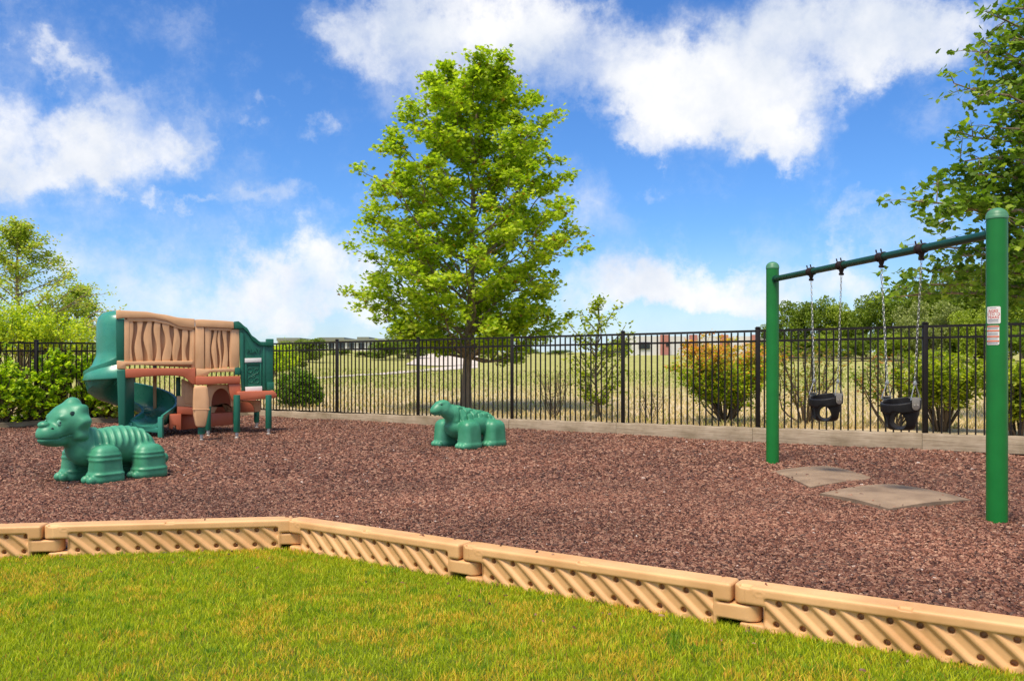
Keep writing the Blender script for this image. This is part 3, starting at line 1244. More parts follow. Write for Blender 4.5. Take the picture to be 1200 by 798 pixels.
def bucket(X, Y, Z):
    """half bucket toddler seat: x forward, y sideways, rim at z=0"""
    zt = np.clip(-Z / 0.235, 0, 1)
    taper = 1 - 0.26 * zt ** 2.4
    r = np.sqrt((X / 0.135) ** 2 + (Y / 0.140) ** 2) / taper
    outer = np.maximum((r - 1) * 0.12, -Z - 0.235)
    outer = smax((r - 1) * 0.12, -Z - 0.228, 0.05)
    shell = np.abs(outer + 0.005) - 0.0055
    rim_cut = Z - (0.0 + 0.028 * np.clip(X / 0.135 * -1, -1, 1))
    d = smax(shell, rim_cut, 0.004)
    # thick band round the top
    band = np.maximum(np.abs(outer - 0.001) - 0.009, np.abs(Z + 0.036 - 0.02 * np.clip(-X / 0.135, -1, 1)) - 0.042)
    band = smax(band, rim_cut, 0.005)
    d = smin(d, band, 0.004)
    for sy in (-1, 1):
        hole = ell(X, Y, Z, (0.115, sy * 0.066, -0.158), (0.100, 0.055, 0.074))
        d = smax(d, -hole, 0.006)
        hole = ell(X, Y, Z, (-0.110, sy * 0.085, -0.160), (0.08, 0.050, 0.058))
        d = smax(d, -hole, 0.006)
    return d


seatV = surface_nets(bucket, (-0.17, -0.17, -0.26), (0.17, 0.17, 0.06), 0.0052)


def chain_geo(mb, a, b, pitch=0.030):
    a, b = Vector(a), Vector(b)
    d = b - a
    n = max(2, int(d.length / pitch))
    u = d.normalized()
    s1 = u.cross(Vector((1, 0.3, 0))).normalized()
    s2 = u.cross(s1)
    for i in range(n):
        c = a + d * ((i + 0.5) / n)
        w = s1 if i % 2 else s2
        vs, fs = [], []
        NP, NR = 12, 5
        nrm = u.cross(w)
        for k in range(NP):
            th = 2 * PI * k / NP
            lx, ly = math.cos(th), math.sin(th)
            cen = c + w * (lx * 0.0070) + u * (ly * 0.0070 + (0.0105 if ly > 0 else -0.0105) * (1 if abs(ly) > 0.2 else 0))
            rad_dir = (w * lx + u * ly).normalized()
            for q in range(NR):
                ph = 2 * PI * q / NR
                vs.append(cen + (rad_dir * math.cos(ph) + nrm * math.sin(ph)) * 0.0024)
        for k in range(NP):
            k2 = (k + 1) % NP
            for q in range(NR):
                q2 = (q + 1) % NR
                fs.append((k * NR + q, k2 * NR + q, k2 * NR + q2, k * NR + q2))
        mb.add(vs, fs)


def swing(t_a, t_b, zr, label, rz):
    A, Bp_ = on_bar(t_a), on_bar(t_b)
    c = on_bar((t_a + t_b) / 2, 0)
    r = thing('bucket_swing', (c.x, c.y, zr), label, 'swing', 'bucket swings hanging from the crossbar', rotz=0)
    V, Q = seatV
    co_, si_ = math.cos(rz), math.sin(rz)
    V2 = V.copy()
    V2[:, 0] = V[:, 0] * co_ - V[:, 1] * si_
    V2[:, 1] = V[:, 0] * si_ + V[:, 1] * co_
    np_mesh('seat', V2, Q, np.full(len(Q), 4), M['rubber'], r, smooth=True)
    side = Vector((-si_, co_, 0))      # local +y
    fwd = Vector((co_, si_, 0))
    if side.dot(A - Bp_) < 0:
        side = -side
    for s_, top in ((1, A), (-1, Bp_)):
        pc = Vector((c.x, c.y, zr)) + side * (s_ * 0.152)
        # plate
        pm = MB()
        poly = [pc + fwd * 0.036 + Vector((0, 0, 0.028)), pc + fwd * 0.036 + Vector((0, 0, -0.040))]
        for k in range(1, 6):
            th = PI * k / 6
            poly.append(pc + fwd * 0.036 * math.cos(th) + Vector((0, 0, -0.040 - 0.028 * math.sin(th))))
        poly += [pc - fwd * 0.036 + Vector((0, 0, -0.040)), pc - fwd * 0.036 + Vector((0, 0, 0.028))]
        pm.prism(poly, side * s_ * 0.004)
        pm.prism([pc + fwd * 0.036 + Vector((0, 0, 0.024)), pc - fwd * 0.036 + Vector((0, 0, 0.024)), pc - fwd * 0.036 + Vector((0, 0, 0.030)), pc + fwd * 0.036 + Vector((0, 0, 0.030))], side * s_ * -0.034)
        pl = pm.build('side_plate', M['plate'], r, bevel=0.001)
        rv = MB()
        for q in (-0.016, 0.016):
            rv.tube([pc + fwd * q + Vector((0, 0, -0.028)) + side * s_ * 0.003, pc + fwd * q + Vector((0, 0, -0.028)) + side * s_ * 0.0075], 0.006, 10)
        rv.build('rivet', M['steel'], pl)
        apex = Vector((c.x, c.y, zr + 0.135)) + side * (s_ * 0.135)
        apex = apex + (Vector((top.x, top.y, apex.z)) - apex) * 0.12
        tm = MB()
        fr = pc + fwd * 0.045 + Vector((0, 0, 0.02))
        bk = pc - fwd * 0.045 + Vector((0, 0, 0.02))
        tm.tube([apex + fwd * 0.004, fr, fr + Vector((0, 0, -0.012))], 0.0042, 8)
        tm.tube([apex - fwd * 0.004, bk, bk + Vector((0, 0, -0.012))], 0.0042, 8)
        tm.tube([fr + Vector((0, 0, -0.004)), bk + Vector((0, 0, -0.004))], 0.0042, 8)
        tm.build('triangle_link', M['zinc'], r)
        cl = MB().tube([apex + Vector((0, 0, -0.014)), apex + Vector((0, 0, 0.022))], [0.013, 0.011], 8)
        cl.tube([apex - fwd * 0.017, apex + fwd * 0.017], 0.008, 8)
        cl.build('clevis', M['zinc'], r, bevel=0.002)
        cm = MB()
        chain_geo(cm, apex + Vector((0, 0, 0.02)), top + Vector((0, 0, -0.085)))
        cm.build('chain', M['zinc'], r)
    return r


FW = math.atan2(-0.42, -0.91)
swing(ts[0], ts[1], 0.760, 'black rubber bucket swing on the thin post side, the smaller looking of the two', FW + 0.03)
swing(ts[2], ts[3], 0.770, 'black rubber bucket swing closer to the thick post with stickers', FW - 0.10)


# rubber wear mats
def wear_mat(cs, label, sag):
    c = [Vector(p) for p in cs]
    n = 18
    top, bot = [], []
    for i in range(n + 1):
        for j in range(n + 1):
            u, v = i / n, j / n
            p = (c[0] * (1 - u) + c[1] * u) * (1 - v) + (c[3] * (1 - u) + c[2] * u) * v
            e = 4 * (u - .5) ** 2
            f2 = 4 * (v - .5) ** 2
            edge = min(u, 1 - u, v, 1 - v)
            z = float(mat_z(u, v)) - 0.006 * math.exp(-edge * 40)
            # bowed edges
            q = p + (c[1] - c[0]).normalized().cross(Vector((0, 0, 1))) * 0
            top.append((q.x, q.y, z))
            bot.append((q.x, q.y, max(z - 0.042, -0.02)))
    N1 = n + 1
    vs = top + bot
    fs = []
    K = N1 * N1
    for i in range(n):
        for j in range(n):
            a = i * N1 + j
            fs.append((a, a + 1, a + N1 + 1, a + N1))
            fs.append((K + a, K + a + N1, K + a + N1 + 1, K + a + 1))
    for i in range(n):
        for (a, b) in ((i, i + 1), (i * N1, (i + 1) * N1), (n * N1 + i, n * N1 + i + 1), (i * N1 + n, (i + 1) * N1 + n)):
            fs.append((a, b, K + b, K + a))
    o = MB().add(vs, fs).build('rubber_mat', M['mat'], None, local=True, angle=0.7)
    return props(o, label, 'mat', 'rubber wear mats under the swings')


M['mat'] = surf('grey_brown_rubber_mat', (0.24, 0.155, 0.095), 0.9, 0.25, 4, 220, 0.9, 0.004, col2=(0.34, 0.235, 0.15))
wear_mat([(2.47, 8.15, 0), (2.50, 7.16, 0), (3.29, 7.60, 0), (3.18, 8.60, 0)], 'grey brown rubber mat lying beside the thin swing post, the one farther back', 0.045)
wear_mat([(2.46, 6.82, 0), (2.70, 6.10, 0), (3.50, 6.50, 0), (3.27, 7.36, 0)], 'grey brown rubber mat lying in front, closest to the thick swing post', 0.045)


# ------------------------------------------------------------------ dinosaur riders
def dino_leg(X, Y, Z, c, hx, hy, ztop, flare=1.0, bands=True):
    """broad block-like leg, wider at the foot, rounded over at the shoulder"""
    t_ = np.clip(Z / ztop, 0, 1)
    sx = 1.0 + 0.26 * flare * (1 - t_)
    x, y = (X - c[0]) / sx, (Y - c[1]) / sx
    d = rbox(x, y, Z, (0, 0, ztop / 2 - 0.01), (hx, hy, ztop / 2 + 0.01), min(hx, hy) * 0.7)
    d = smax(d, ell(X - c[0], Y - c[1], Z, (0, 0, 0.0), (hx * 1.95, hy * 2.0, ztop * 1.05)), 0.03)
    d = np.maximum(d, -Z + 0.004)
    if bands:
        for zb in (0.085, ztop * 0.62, ztop * 0.74):
            d = d - 0.006 * np.exp(-((Z - zb) / 0.012) ** 2) * (Z > zb - 0.03)
        d = d - 0.006 * (1 / (1 + np.exp((Z - 0.09) / 0.004)))
    return d


def toes(d, X, Y, Z, c, hx, hy, r=0.042, n=2):
    for i in range(n):
        yy = c[1] + (i - (n - 1) / 2) * hy * 2 * 0.9 / n
        d = smin(d, ell(X, Y, Z, (c[0] + hx * 1.12, yy, r * 0.85), (r * 1.15, r * 0.95, r)), 0.012)
    return d


def horned(X, Y, Z):
    # trunk, spine falling towards the tail
    d = ell(X, Y, Z, (0.02, 0, 0.300), (0.36, 0.175, 0.165), 0, -0.16)
    d = smin(d, ell(X, Y, Z, (-0.24, 0, 0.26), (0.20, 0.17, 0.155)), 0.06)
    d = smin(d, ell(X, Y, Z, (0.24, 0, 0.33), (0.16, 0.155, 0.16)), 0.06)
    # ribs across the back
    rib = np.sin((X - 0.25 * np.abs(Y)) * 2 * PI / 0.066)
    m = np.clip((Z - 0.30) / 0.05, 0, 1) * np.clip((0.29 - X) / 0.04, 0, 1) * np.clip((X + 0.36) / 0.05, 0, 1)
    d = d - 0.011 * np.maximum(rib, -0.35) * m
    # tail
    d = smin(d, capsule(X, Y, Z, (-0.34, 0, 0.20), (-0.53, 0.02, 0.14), 0.09, 0.055), 0.05)
    for sy in (-1, 1):
        c = (0.18, sy * 0.215)
        d = smin(d, dino_leg(X, Y, Z, c, 0.115, 0.086, 0.335), 0.035)
        d = toes(d, X, Y, Z, c, 0.135, 0.09)
        c = (-0.27, sy * 0.185)
        d = smin(d, dino_leg(X, Y, Z, c, 0.122, 0.088, 0.315), 0.035)
        d = toes(d, X, Y, Z, c, 0.14, 0.09, 0.036)
    # neck
    d = smin(d, capsule(X, Y, Z, (0.24, 0, 0.33), (0.38, 0.0, 0.43), 0.12, 0.09), 0.05)
    return d


def horned_head(X, Y, Z):
    """x forward, origin at the back of the skull"""
    d = ell(X, Y, Z, (0.0, 0, 0.035), (0.150, 0.168, 0.165))
    # frill: a thick scalloped shield behind the skull with a peak
    fy = np.abs(Y)
    edge = 0.202 + 0.018 * np.cos(np.arctan2(Y, Z - 0.01) * 9)
    rr = np.sqrt((Y / 1.02) ** 2 + (Z - 0.015) ** 2)
    tilt = X + 0.05 + Z * 0.08
    fr = smax(rr - edge, np.abs(tilt) - 0.052, 0.05)
    fr = smax(fr, -0.165 - Z, 0.03)
    d = smin(d, fr, 0.07)
    pk = ell(X, Y, Z, (-0.055, 0, 0.195), (0.050, 0.055, 0.055))
    d = smin(d, pk, 0.04)
    # muzzle
    d = smin(d, ell(X, Y, Z, (0.140, 0, -0.060), (0.120, 0.100, 0.086)), 0.05)
    d = smin(d, ell(X, Y, Z, (0.185, 0, -0.062), (0.078, 0.084, 0.084)), 0.03)
    # lower jaw
    d = smin(d, ell(X, Y, Z, (0.095, 0, -0.125), (0.145, 0.092, 0.050)), 0.02)
    # horn on the nose
    d = smin(d, ell(X, Y, Z, (0.215, 0, 0.020), (0.046, 0.052, 0.034)), 0.006)
    # brow bumps
    for s_ in (-1, 1):
        d = smin(d, ell(X, Y, Z, (0.075, s_ * 0.085, 0.085), (0.05, 0.03, 0.022)), 0.03)
        # mouth groove
        zc = -0.100 + 0.30 * np.clip(0.15 - X, 0, 1)
        gr = np.maximum(np.abs(Z - zc) - 0.0045, np.maximum(0.035 - X, X - 0.30))
        sidem = np.where(Y * s_ > 0, gr, 1)
        d = smax(d, -np.maximum(sidem, -(d + 0.009)), 0.003)
    return d


def plated(X, Y, Z):
    d = ell(X, Y, Z, (0.0, 0, 0.275), (0.34, 0.225, 0.155), 0, -0.06)
    d = smin(d, ell(X, Y, Z, (0.16, 0, 0.25), (0.17, 0.16, 0.15)), 0.06)
    # neck, rising forwards
    d = smin(d, capsule(X, Y, Z, (0.06, 0, 0.31), (0.42, 0.01, 0.47), 0.150, 0.080), 0.05)
    # staggered plates on the back
    col = np.floor(X / 0.085)
    v = (Y / 0.085 + 0.5 * (col % 2)) % 1.0
    u = (X / 0.085) % 1.0
    pl = (u > 0.14) & (v > 0.14)
    bump_ = np.clip((np.minimum(u - .08, v - .08)) / 0.12, 0, 1) * np.clip((1.0 - np.maximum(u, v)) / 0.08, 0, 1) * (0.55 + 0.6 * (1 - u))
    m = np.clip((Z - 0.305 + 0.35 * np.clip(-0.1 - X, 0, 1)) / 0.03, 0, 1) * np.clip((0.36 - X) / 0.12, 0, 1) * np.clip((0.185 - np.abs(Y)) / 0.02, 0, 1) * np.clip((X + 0.34) / 0.03, 0, 1)
    d = d - (0.024 * bump_ - 0.012 * (bump_ < 0.06)) * m
    for sy in (-1, 1):
        c = (0.20, sy * 0.225)
        d = smin(d, dino_leg(X, Y, Z, c, 0.122, 0.100, 0.345, 0.6, False) - 0.005 * (1 / (1 + np.exp((Z - 0.07) / 0.004))), 0.03)
        d = toes(d, X, Y, Z, c, 0.115, 0.095, 0.040, 3)
        c = (-0.22, sy * 0.215)
        d = smin(d, dino_leg(X, Y, Z, c, 0.126, 0.100, 0.335, 0.6, False) - 0.005 * (1 / (1 + np.exp((Z - 0.07) / 0.004))), 0.03)
        d = toes(d, X, Y, Z, c, 0.125, 0.095, 0.038, 3)
    d = smin(d, capsule(X, Y, Z, (-0.30, 0, 0.20), (-0.46, 0, 0.10), 0.08, 0.045), 0.05)
    return d


def plated_head(X, Y, Z):
    d = ell(X, Y, Z, (0.02, 0, 0.01), (0.115, 0.082, 0.080))
    d = smin(d, ell(X, Y, Z, (0.10, 0, -0.025), (0.085, 0.072, 0.062)), 0.04)
    for s_ in (-1, 1):
        d = smin(d, ell(X, Y, Z, (0.04, s_ * 0.05, 0.058), (0.035, 0.022, 0.018)), 0.02)
        zc = -0.055 + 0.35 * np.clip(0.10 - X, 0, 1)
        gr = np.maximum(np.abs(Z - zc) - 0.004, np.maximum(0.01 - X, X - 0.30))
        d = smax(d, -np.maximum(np.where(Y * s_ > 0, gr, 1), -(d + 0.007)), 0.003)
    return d


def moved(f, c, rz, pitch=0.0, sc=1.0):
    co_, si_ = math.cos(rz), math.sin(rz)
    cp, sp = math.cos(pitch), math.sin(pitch)

    def g_(X, Y, Z):
        x, y, z = X - c[0], Y - c[1], Z - c[2]
        x, y = x * co_ + y * si_, -x * si_ + y * co_
        x, z = x * cp + z * sp, -x * sp + z * cp
        return f(x / sc, y / sc, z / sc) * sc
    return g_


def head_pt(c, rz, pitch, sc, p):
    x, y, z = [v * sc for v in p]
    cp, sp = math.cos(pitch), math.sin(pitch)
    x, z = x * cp - z * sp, x * sp + z * cp
    co_, si_ = math.cos(rz), math.sin(rz)
    return Vector((c[0] + x * co_ - y * si_, c[1] + x * si_ + y * co_, c[2] + z))


def ball(mb, c, r, n=12):
    c = Vector(c)
    rr = r if hasattr(r, '__len__') else (r, r, r)
    vs, fs = [], []
    m_ = n // 2
    for i in range(m_ + 1):
        th = PI * i / m_
        for k in range(n):
            ph = 2 * PI * k / n
            vs.append((c.x + rr[0] * math.sin(th) * math.cos(ph), c.y + rr[1] * math.sin(th) * math.sin(ph), c.z + rr[2] * math.cos(th)))
    for i in range(m_):
        for k in range(n):
            k2 = (k + 1) % n
            fs.append((i * n + k, i * n + k2, (i + 1) * n + k2, (i + 1) * n + k))
    mb.add(vs, fs)


def make_dino(name, label, loc, rz, body, head, hc, hrz, hp, hs, ext, feats):
    r = thing(name, loc, label, 'dinosaur rider', None, rotz=rz)
    hf = moved(head, hc, hrz, hp, hs)

    def f(X, Y, Z):
        return smin(body(X, Y, Z), hf(X, Y, Z), 0.022)
    V, Q = surface_nets(f, ext[0], ext[1], 0.0075)
    # one relaxation pass removes the grid steps
    np_mesh('body', V, Q, np.full(len(Q), 4), M['dino'], r, smooth=True)
    for nm, mat, p, rad, press in feats:
        c = head_pt(hc, hrz, hp, hs, p)
        # slide the feature onto the surface along the line from the skull centre
        ctr = head_pt(hc, hrz, hp, hs, (p[0] * 0.8, 0, p[2] * 0.6))
        dirv = (c - ctr).normalized()
        ks = np.linspace(0, 0.35, 700)
        pts = np.array([list(ctr + dirv * k) for k in ks])
        dv = f(pts[:, 0], pts[:, 1], pts[:, 2])
        out = np.argmax(dv > 0)
        q = ctr + dirv * (ks[out] + press)
        mb = MB()
        ball(mb, (0, 0, 0), rad)
        rot = dirv.to_track_quat('X', 'Z').to_matrix()
        mb.V = [tuple(rot @ Vector(v) + q) for v in mb.V]
        mb.build(nm, mat, r, local=True)
    return r


feats1 = []
for s_ in (1, -1):
    feats1 += [('eye', M['dino_light'], (0.130, s_ * 0.10, 0.040), (0.008, 0.027, 0.026), 0.001),
               ('pupil', M['dino_dark'], (0.130, s_ * 0.10, 0.040), (0.007, 0.011, 0.011), 0.004),
               ('horn_socket', M['dino_dark'], (0.04, s_ * 0.12, 0.110), (0.006, 0.030, 0.020), 0.001),
               ('nostril', M['dino_dark'], (0.19, s_ * 0.08, -0.01), (0.004, 0.013, 0.009), 0.001)]
HD = math.atan2(-0.84, -0.54)
make_dino('horned_dinosaur_rider', 'green plastic horned dinosaur rider with ribbed back standing by the slide', (-3.70, 7.86, 0.0), HD,
          horned, horned_head, (0.40, -0.02, 0.505), 0.10, 0.02, 1.0, ((-0.62, -0.37, -0.02), (0.78, 0.37, 0.78)), feats1)
feats2 = []
for s_ in (1, -1):
    feats2 += [('eye', M['dino_dark'], (0.055, s_ * 0.06, 0.040), (0.003, 0.014, 0.008), 0.001)]
HD2 = math.atan2(-0.70, -0.71)
make_dino('plated_dinosaur_rider', 'green plastic long necked dinosaur rider with plated back before the maple', (-0.53, 10.62, 0.02), HD2,
          plated, plated_head, (0.42, 0.0, 0.505), -0.22, -0.16, 0.98, ((-0.55, -0.38, -0.02), (0.66, 0.38, 0.68)), feats2)

# ------------------------------------------------------------------ playset
LA, LB = np.array([-5.369, 11.80]), np.array([-3.528, 12.60])
pd = (LB - LA) / np.linalg.norm(LB - LA)
pn = np.array([pd[1], -pd[0]])        # faces the camera
PN = Vector((pn[0], pn[1], 0))
PDIR = Vector((pd[0], pd[1], 0))
UP = Vector((0, 0, 1))


def Q(x, y, off=0.0):
    """a point of the playset's front plane (moved off metres towards the viewer)"""
    px, py = 80 + x / 4.435, 350 + y / 4.435
    u = np.array([(px - 600) / 1000, 1.0])
    t_ = (pn @ LA + off) / (pn @ u)
    return Vector((t_ * u[0], t_, EYE + t_ * (HOR - py) / 1000))


ps = thing('playset', (-4.4, 12.3, 0.03), 'tan, green and terracotta plastic toddler playset with spiral slide', 'playset')


def panel(name, pts, mat, off=0.0, th=0.05, bevel=0.008, parent=None, dirv=None):
    mb = MB().prism([Q(x, y, off) for x, y in pts], (dirv or -PN) * th)
    return mb.build(name, mat, parent or ps, bevel=bevel, angle=0.7)


def smooth_curve(pts, n=24):
    pts = np.array(pts, float)
    xs_ = np.linspace(pts[0, 0], pts[-1, 0], n)
    # cosine-blended interpolation
    out = []
    for x in xs_:
        i = min(np.searchsorted(pts[:, 0], x, side='right') - 1, len(pts) - 2)
        t_ = (x - pts[i, 0]) / (pts[i + 1, 0] - pts[i, 0])
        t_ = (1 - math.cos(PI * t_)) / 2 * 0.55 + t_ * 0.45
        out.append((x, pts[i, 1] + (pts[i + 1, 1] - pts[i, 1]) * t_))
    return out


topL = smooth_curve([(248, 60), (400, 67), (480, 80), (590, 100), (658, 105)])
railL = smooth_curve([(248, 105), (290, 101), (440, 101), (500, 112), (590, 146), (658, 155)])
innL = smooth_curve([(312, 119), (440, 119), (500, 130), (590, 160), (642, 166)])


def wavy(name_parent, x, top, bot, w, amp, ph, off, th=0.035):
    n = 14
    L_, R_ = [], []
    for i in range(n + 1):
        t_ = i / n
        y = top + (bot - top) * t_
        sh = amp * math.sin(2 * PI * t_ * 0.95 + ph)
        ww = w * (1 + 0.26 * math.sin(2 * PI * t_ + ph * 1.7 + 1.0))
        L_.append((x + sh - ww / 2, y))
        R_.append((x + sh + ww / 2, y))
    mb = MB().prism([Q(a, b, off) for a, b in L_ + R_[::-1]], -PN * th)
    return mb.build('wavy_slat', M['tan'], name_parent, bevel=0.005, angle=0.8)


# upper left wall
wl = panel('railing_wall', [(292, 95)] + [(x, y - 14) for x, y in railL if x > 300] + [(660, 360), (292, 340)], M['tan'], -0.075, 0.03)
panel('top_rail', topL + railL[::-1], M['tan'], 0.02, 0.12, 0.012, wl)
panel('top_rail_moulding', [(x, y - 4) for x, y in railL if x > 288] + [(x, y) for x, y in innL][::-1], M['tan'], 0.0, 0.06, 0.005, wl)
panel('stile', [(290, 103), (318, 112), (318, 350), (290, 350)], M['tan'], -0.005, 0.08, 0.008, wl)
panel('stile', [(640, 160), (658, 158), (658, 362), (640, 362)], M['tan'], -0.005, 0.08, 0.008, wl)
panel('bottom_rail', [(252, 322), (300, 326), (648, 322), (648, 344), (300, 345), (300, 366), (252, 366)], M['tan'], 0.015, 0.11, 0.01, wl)
for i, x in enumerate([322, 368, 419, 466, 514, 560, 604, 638]):
    yt = np.interp(x, [p[0] for p in innL], [p[1] for p in innL]) - 4
    wavy(wl, x, yt, 326, [24, 32, 34, 28, 36, 30, 26, 14][i], [3, 5, 7, 5, 7, 5, 4, 1][i], i * 1.15, -0.012)
# corner post and upper right wall
panel('corner_post', [(660, 142), (706, 142), (706, 400), (664, 403), (664, 362), (660, 362)], M['tan'], 0.012, 0.14, 0.012)
wr = panel('railing_wall', [(700, 132), (888, 145), (888, 350), (708, 366)], M['tan'], -0.075, 0.03)
panel('top_rail', [(660, 108), (700, 108), (800, 114), (860, 119), (862, 156), (760, 150), (700, 148), (662, 146)], M['tan'], 0.025, 0.12, 0.012, wr)
panel('stile', [(708, 150), (736, 152), (736, 372), (708, 368)], M['tan'], -0.005, 0.08, 0.008, wr)
panel('stile', [(846, 158), (890, 160), (890, 356), (846, 366)], M['tan'], -0.005, 0.08, 0.008, wr)
panel('bottom_rail', [(706, 366), (732, 366), (866, 360), (866, 380), (740, 382), (718, 402), (664, 404), (664, 364)], M['tan'], 0.02, 0.10, 0.008, wr)
panel('top_rail_moulding', [(712, 150), (850, 156), (850, 168), (735, 164)], M['tan'], 0.0, 0.06, 0.005, wr)
for i, x in enumerate([733, 762, 788, 816, 848]):
    wavy(wr, x, 160, 366, [16, 22, 12, 22, 18][i], [2, 5, 5, 4, 2][i], 0.6 + i * 1.3, -0.012)
# back wall of the deck (tan) seen through the gaps
panel('back_rail', [(330, 190), (640, 190), (640, 330), (330, 330)], M['tan'], -0.95, 0.04)
panel('back_rail', [(720, 200), (880, 200), (880, 330), (720, 330)], M['tan'], -0.95, 0.04)

# terracotta decks
dk = panel('deck', [(295, 366), (340, 363), (500, 361), (662, 361), (662, 449), (640, 442), (618, 420), (600, 406), (560, 400), (500, 400), (400, 405), (360, 410), (297, 412)], M['terra'], 0.03, 0.10, 0.012)
MB().prism([Q(300, 372, -0.06), Q(662, 366, -0.06), Q(662, 392, -0.06), Q(300, 398, -0.06)], -PN * 0.9).build('floor', M['terra'], dk, bevel=0.01)
dk2 = panel('deck', [(662, 404), (740, 404), (895, 402), (895, 440), (662, 449)], M['terra'], 0.05, 0.12, 0.012)
MB().prism([Q(664, 410, -0.06), Q(893, 408, -0.06), Q(893, 438, -0.06), Q(664, 445, -0.06)], -PN * 0.9).build('floor', M['terra'], dk2, bevel=0.01)
panel('corner_block', [(832, 442), (897, 441), (897, 480), (900, 500), (900, 528), (850, 528), (838, 490)], M['terra'], 0.03, 0.16, 0.012)
tb = MB().prism([Q(878, 484, 0.14), Q(900, 482, 0.14), Q(1072, 479, 0.14), Q(1086, 500, 0.14), Q(1080, 516, 0.14), Q(1020, 522, 0.14), Q(880, 528, 0.14)], -PN * 0.55)
tb.build('ledge', M['terra'], ps, bevel=0.014)

# green panel with mail slot
gtop = smooth_curve([(885, 118), (925, 148), (960, 196), (1000, 224), (1034, 224)], 18)
gp = panel('mail_panel', [(886, 122)] + gtop + [(1064, 232), (1064, 440), (1036, 440), (1036, 478), (902, 482), (896, 395), (892, 300)], M['pgreen'], 0.0, 0.06, 0.008)
ins = smooth_curve([(905, 150), (930, 172), (965, 222), (1000, 244), (1032, 246)], 18)
panel('trim', [(863, 119), (887, 117)] + gtop + [(1034, 246)] + ins[::-1] + [(905, 156), (863, 156)], M['pgreen'], 0.028, 0.09, 0.007, gp)
panel('trim', [(1030, 209), (1068, 209), (1068, 246), (1030, 246)], M['pgreen'], 0.04, 0.11, 0.008, gp)
panel('trim', [(866, 360), (896, 358), (896, 396), (866, 396)], M['pgreen'], 0.04, 0.12, 0.008, gp)
panel('trim', [(1034, 434), (1070, 434), (1070, 474), (1034, 477)], M['pgreen'], 0.035, 0.10, 0.008, gp)
panel('trim', [(894, 172), (912, 184), (914, 478), (902, 480), (896, 396)], M['pgreen'], 0.018, 0.03, 0.005, gp)
panel('trim', [(1012, 248), (1022, 248), (1024, 474), (1012, 474)], M['pgreen'], 0.012, 0.02, 0.004, gp)
panel('mail_slot', [(918, 310), (1004, 308), (1004, 329), (918, 332)], M['white'], 0.025, 0.03, 0.004, gp)
panel('mail_slot', [(920, 459), (1008, 455), (1008, 479), (922, 482)], M['white'], 0.045, 0.05, 0.004, gp)
fr = MB()
for a in ([(920, 334), (928, 334), (928, 456), (920, 457)], [(996, 332), (1004, 332), (1004, 455), (996, 455)], [(928, 334), (996, 333), (996, 341), (928, 342)]):
    fr.prism([Q(x, y, 0.016) for x, y in a], -PN * 0.02)
fr.build('mail_box_frame', M['pgreen'], gp, bevel=0.003)
em = MB()
for (cx_, cy_, r_) in ((944, 372, 13), (978, 376, 12), (948, 420, 15), (980, 424, 12), (962, 398, 8)):
    ring = []
    for k in range(15):
        a = 2 * PI * k / 14
        ring.append(Q(cx_ + r_ * math.cos(a), cy_ + r_ * math.sin(a), 0.004))
    em.tube(ring, 0.006, 6)
for (x0, y0, x1, y1) in ((944, 385, 970, 410), (978, 388, 950, 405), (935, 358, 990, 360), (960, 436, 985, 440)):
    em.tube([Q(x0, y0, 0.004), Q(x1, y1, 0.004)], 0.005, 6)
em.build('embossed_pattern', M['pgreen'], gp)
V, F = text_geo('PLAY', 0.088)
tcen = Q(962, 272, 0.003)
mb = MB()
mb.add([tcen + PDIR * v.x + UP * v.y for v in V], F)
mb.add([tcen + PDIR * v.x + UP * v.y + PN * 0.016 for v in V], F)
# side walls of the letters
edges = {}
for f in F:
    for a, b in zip(f, f[1:] + f[:1]):
        edges[(a, b)] = 1
nV = len(V)
for (a, b) in edges:
    if (b, a) not in edges:
        mb.F.append((a, b, b + nV, a + nV))
mb.build('lettering', M['pgreen'], gp, angle=0.5)

# barrel-shaped tan column and legs
def foot_off(x, yfoot):
    """offset that puts the foot seen at row yfoot on the ground"""
    best, bo = 9, 0
    for o in np.linspace(-1.3, 0.6, 400):
        p = Q(x, yfoot, o)
        e = abs(p.z - float(zmulch(p.x, p.y)))
        if e < best:
            best, bo = e, o
    return bo


bar_poly = [(657, 452), (722, 452), (728, 470), (734, 520), (734, 560), (726, 610), (714, 668), (664, 668), (652, 610), (649, 560), (650, 510), (653, 470)]
FO = foot_off(693, 738)
bc = panel('barrel_column', bar_poly, M['tan'], FO + 0.09, 0.16, 0.03)
panel('column_band', [(649, 573), (735, 573), (735, 579), (649, 579)], M['tan'], FO + 0.093, 0.165, 0.003, bc)


def leg(x, ytop, yfoot, w, off, name='leg', mat='pgreen'):
    a = Q(x, ytop, off)
    b = Q(x, yfoot, off)
    s_ = a.y / 1000 / 4.435
    z0 = 0.015 + float(zmulch(b.x, b.y))
    lg = MB().tube([(a.x, a.y, a.z), (a.x, a.y, z0 + 0.075)], w / 2 * s_, 20).build(name, M[mat], ps, bevel=0.006)
    MB().lathe((a.x, a.y, z0 - 0.02), [(0.030, 0), (0.032, 0.02), (0.018, 0.03), (0.018, 0.05), (0.026, 0.055), (0.024, 0.095)], 12).build('levelling_foot', M['steel'], lg)
    return lg


for x, yt, yf, w in ((693, 640, 738, 36), (876, 500, 726, 34), (1041, 500, 706, 32), (727, 560, 716, 28), (979, 560, 672, 28)):
    leg(x, yt, yf, w, foot_off(x, yf))

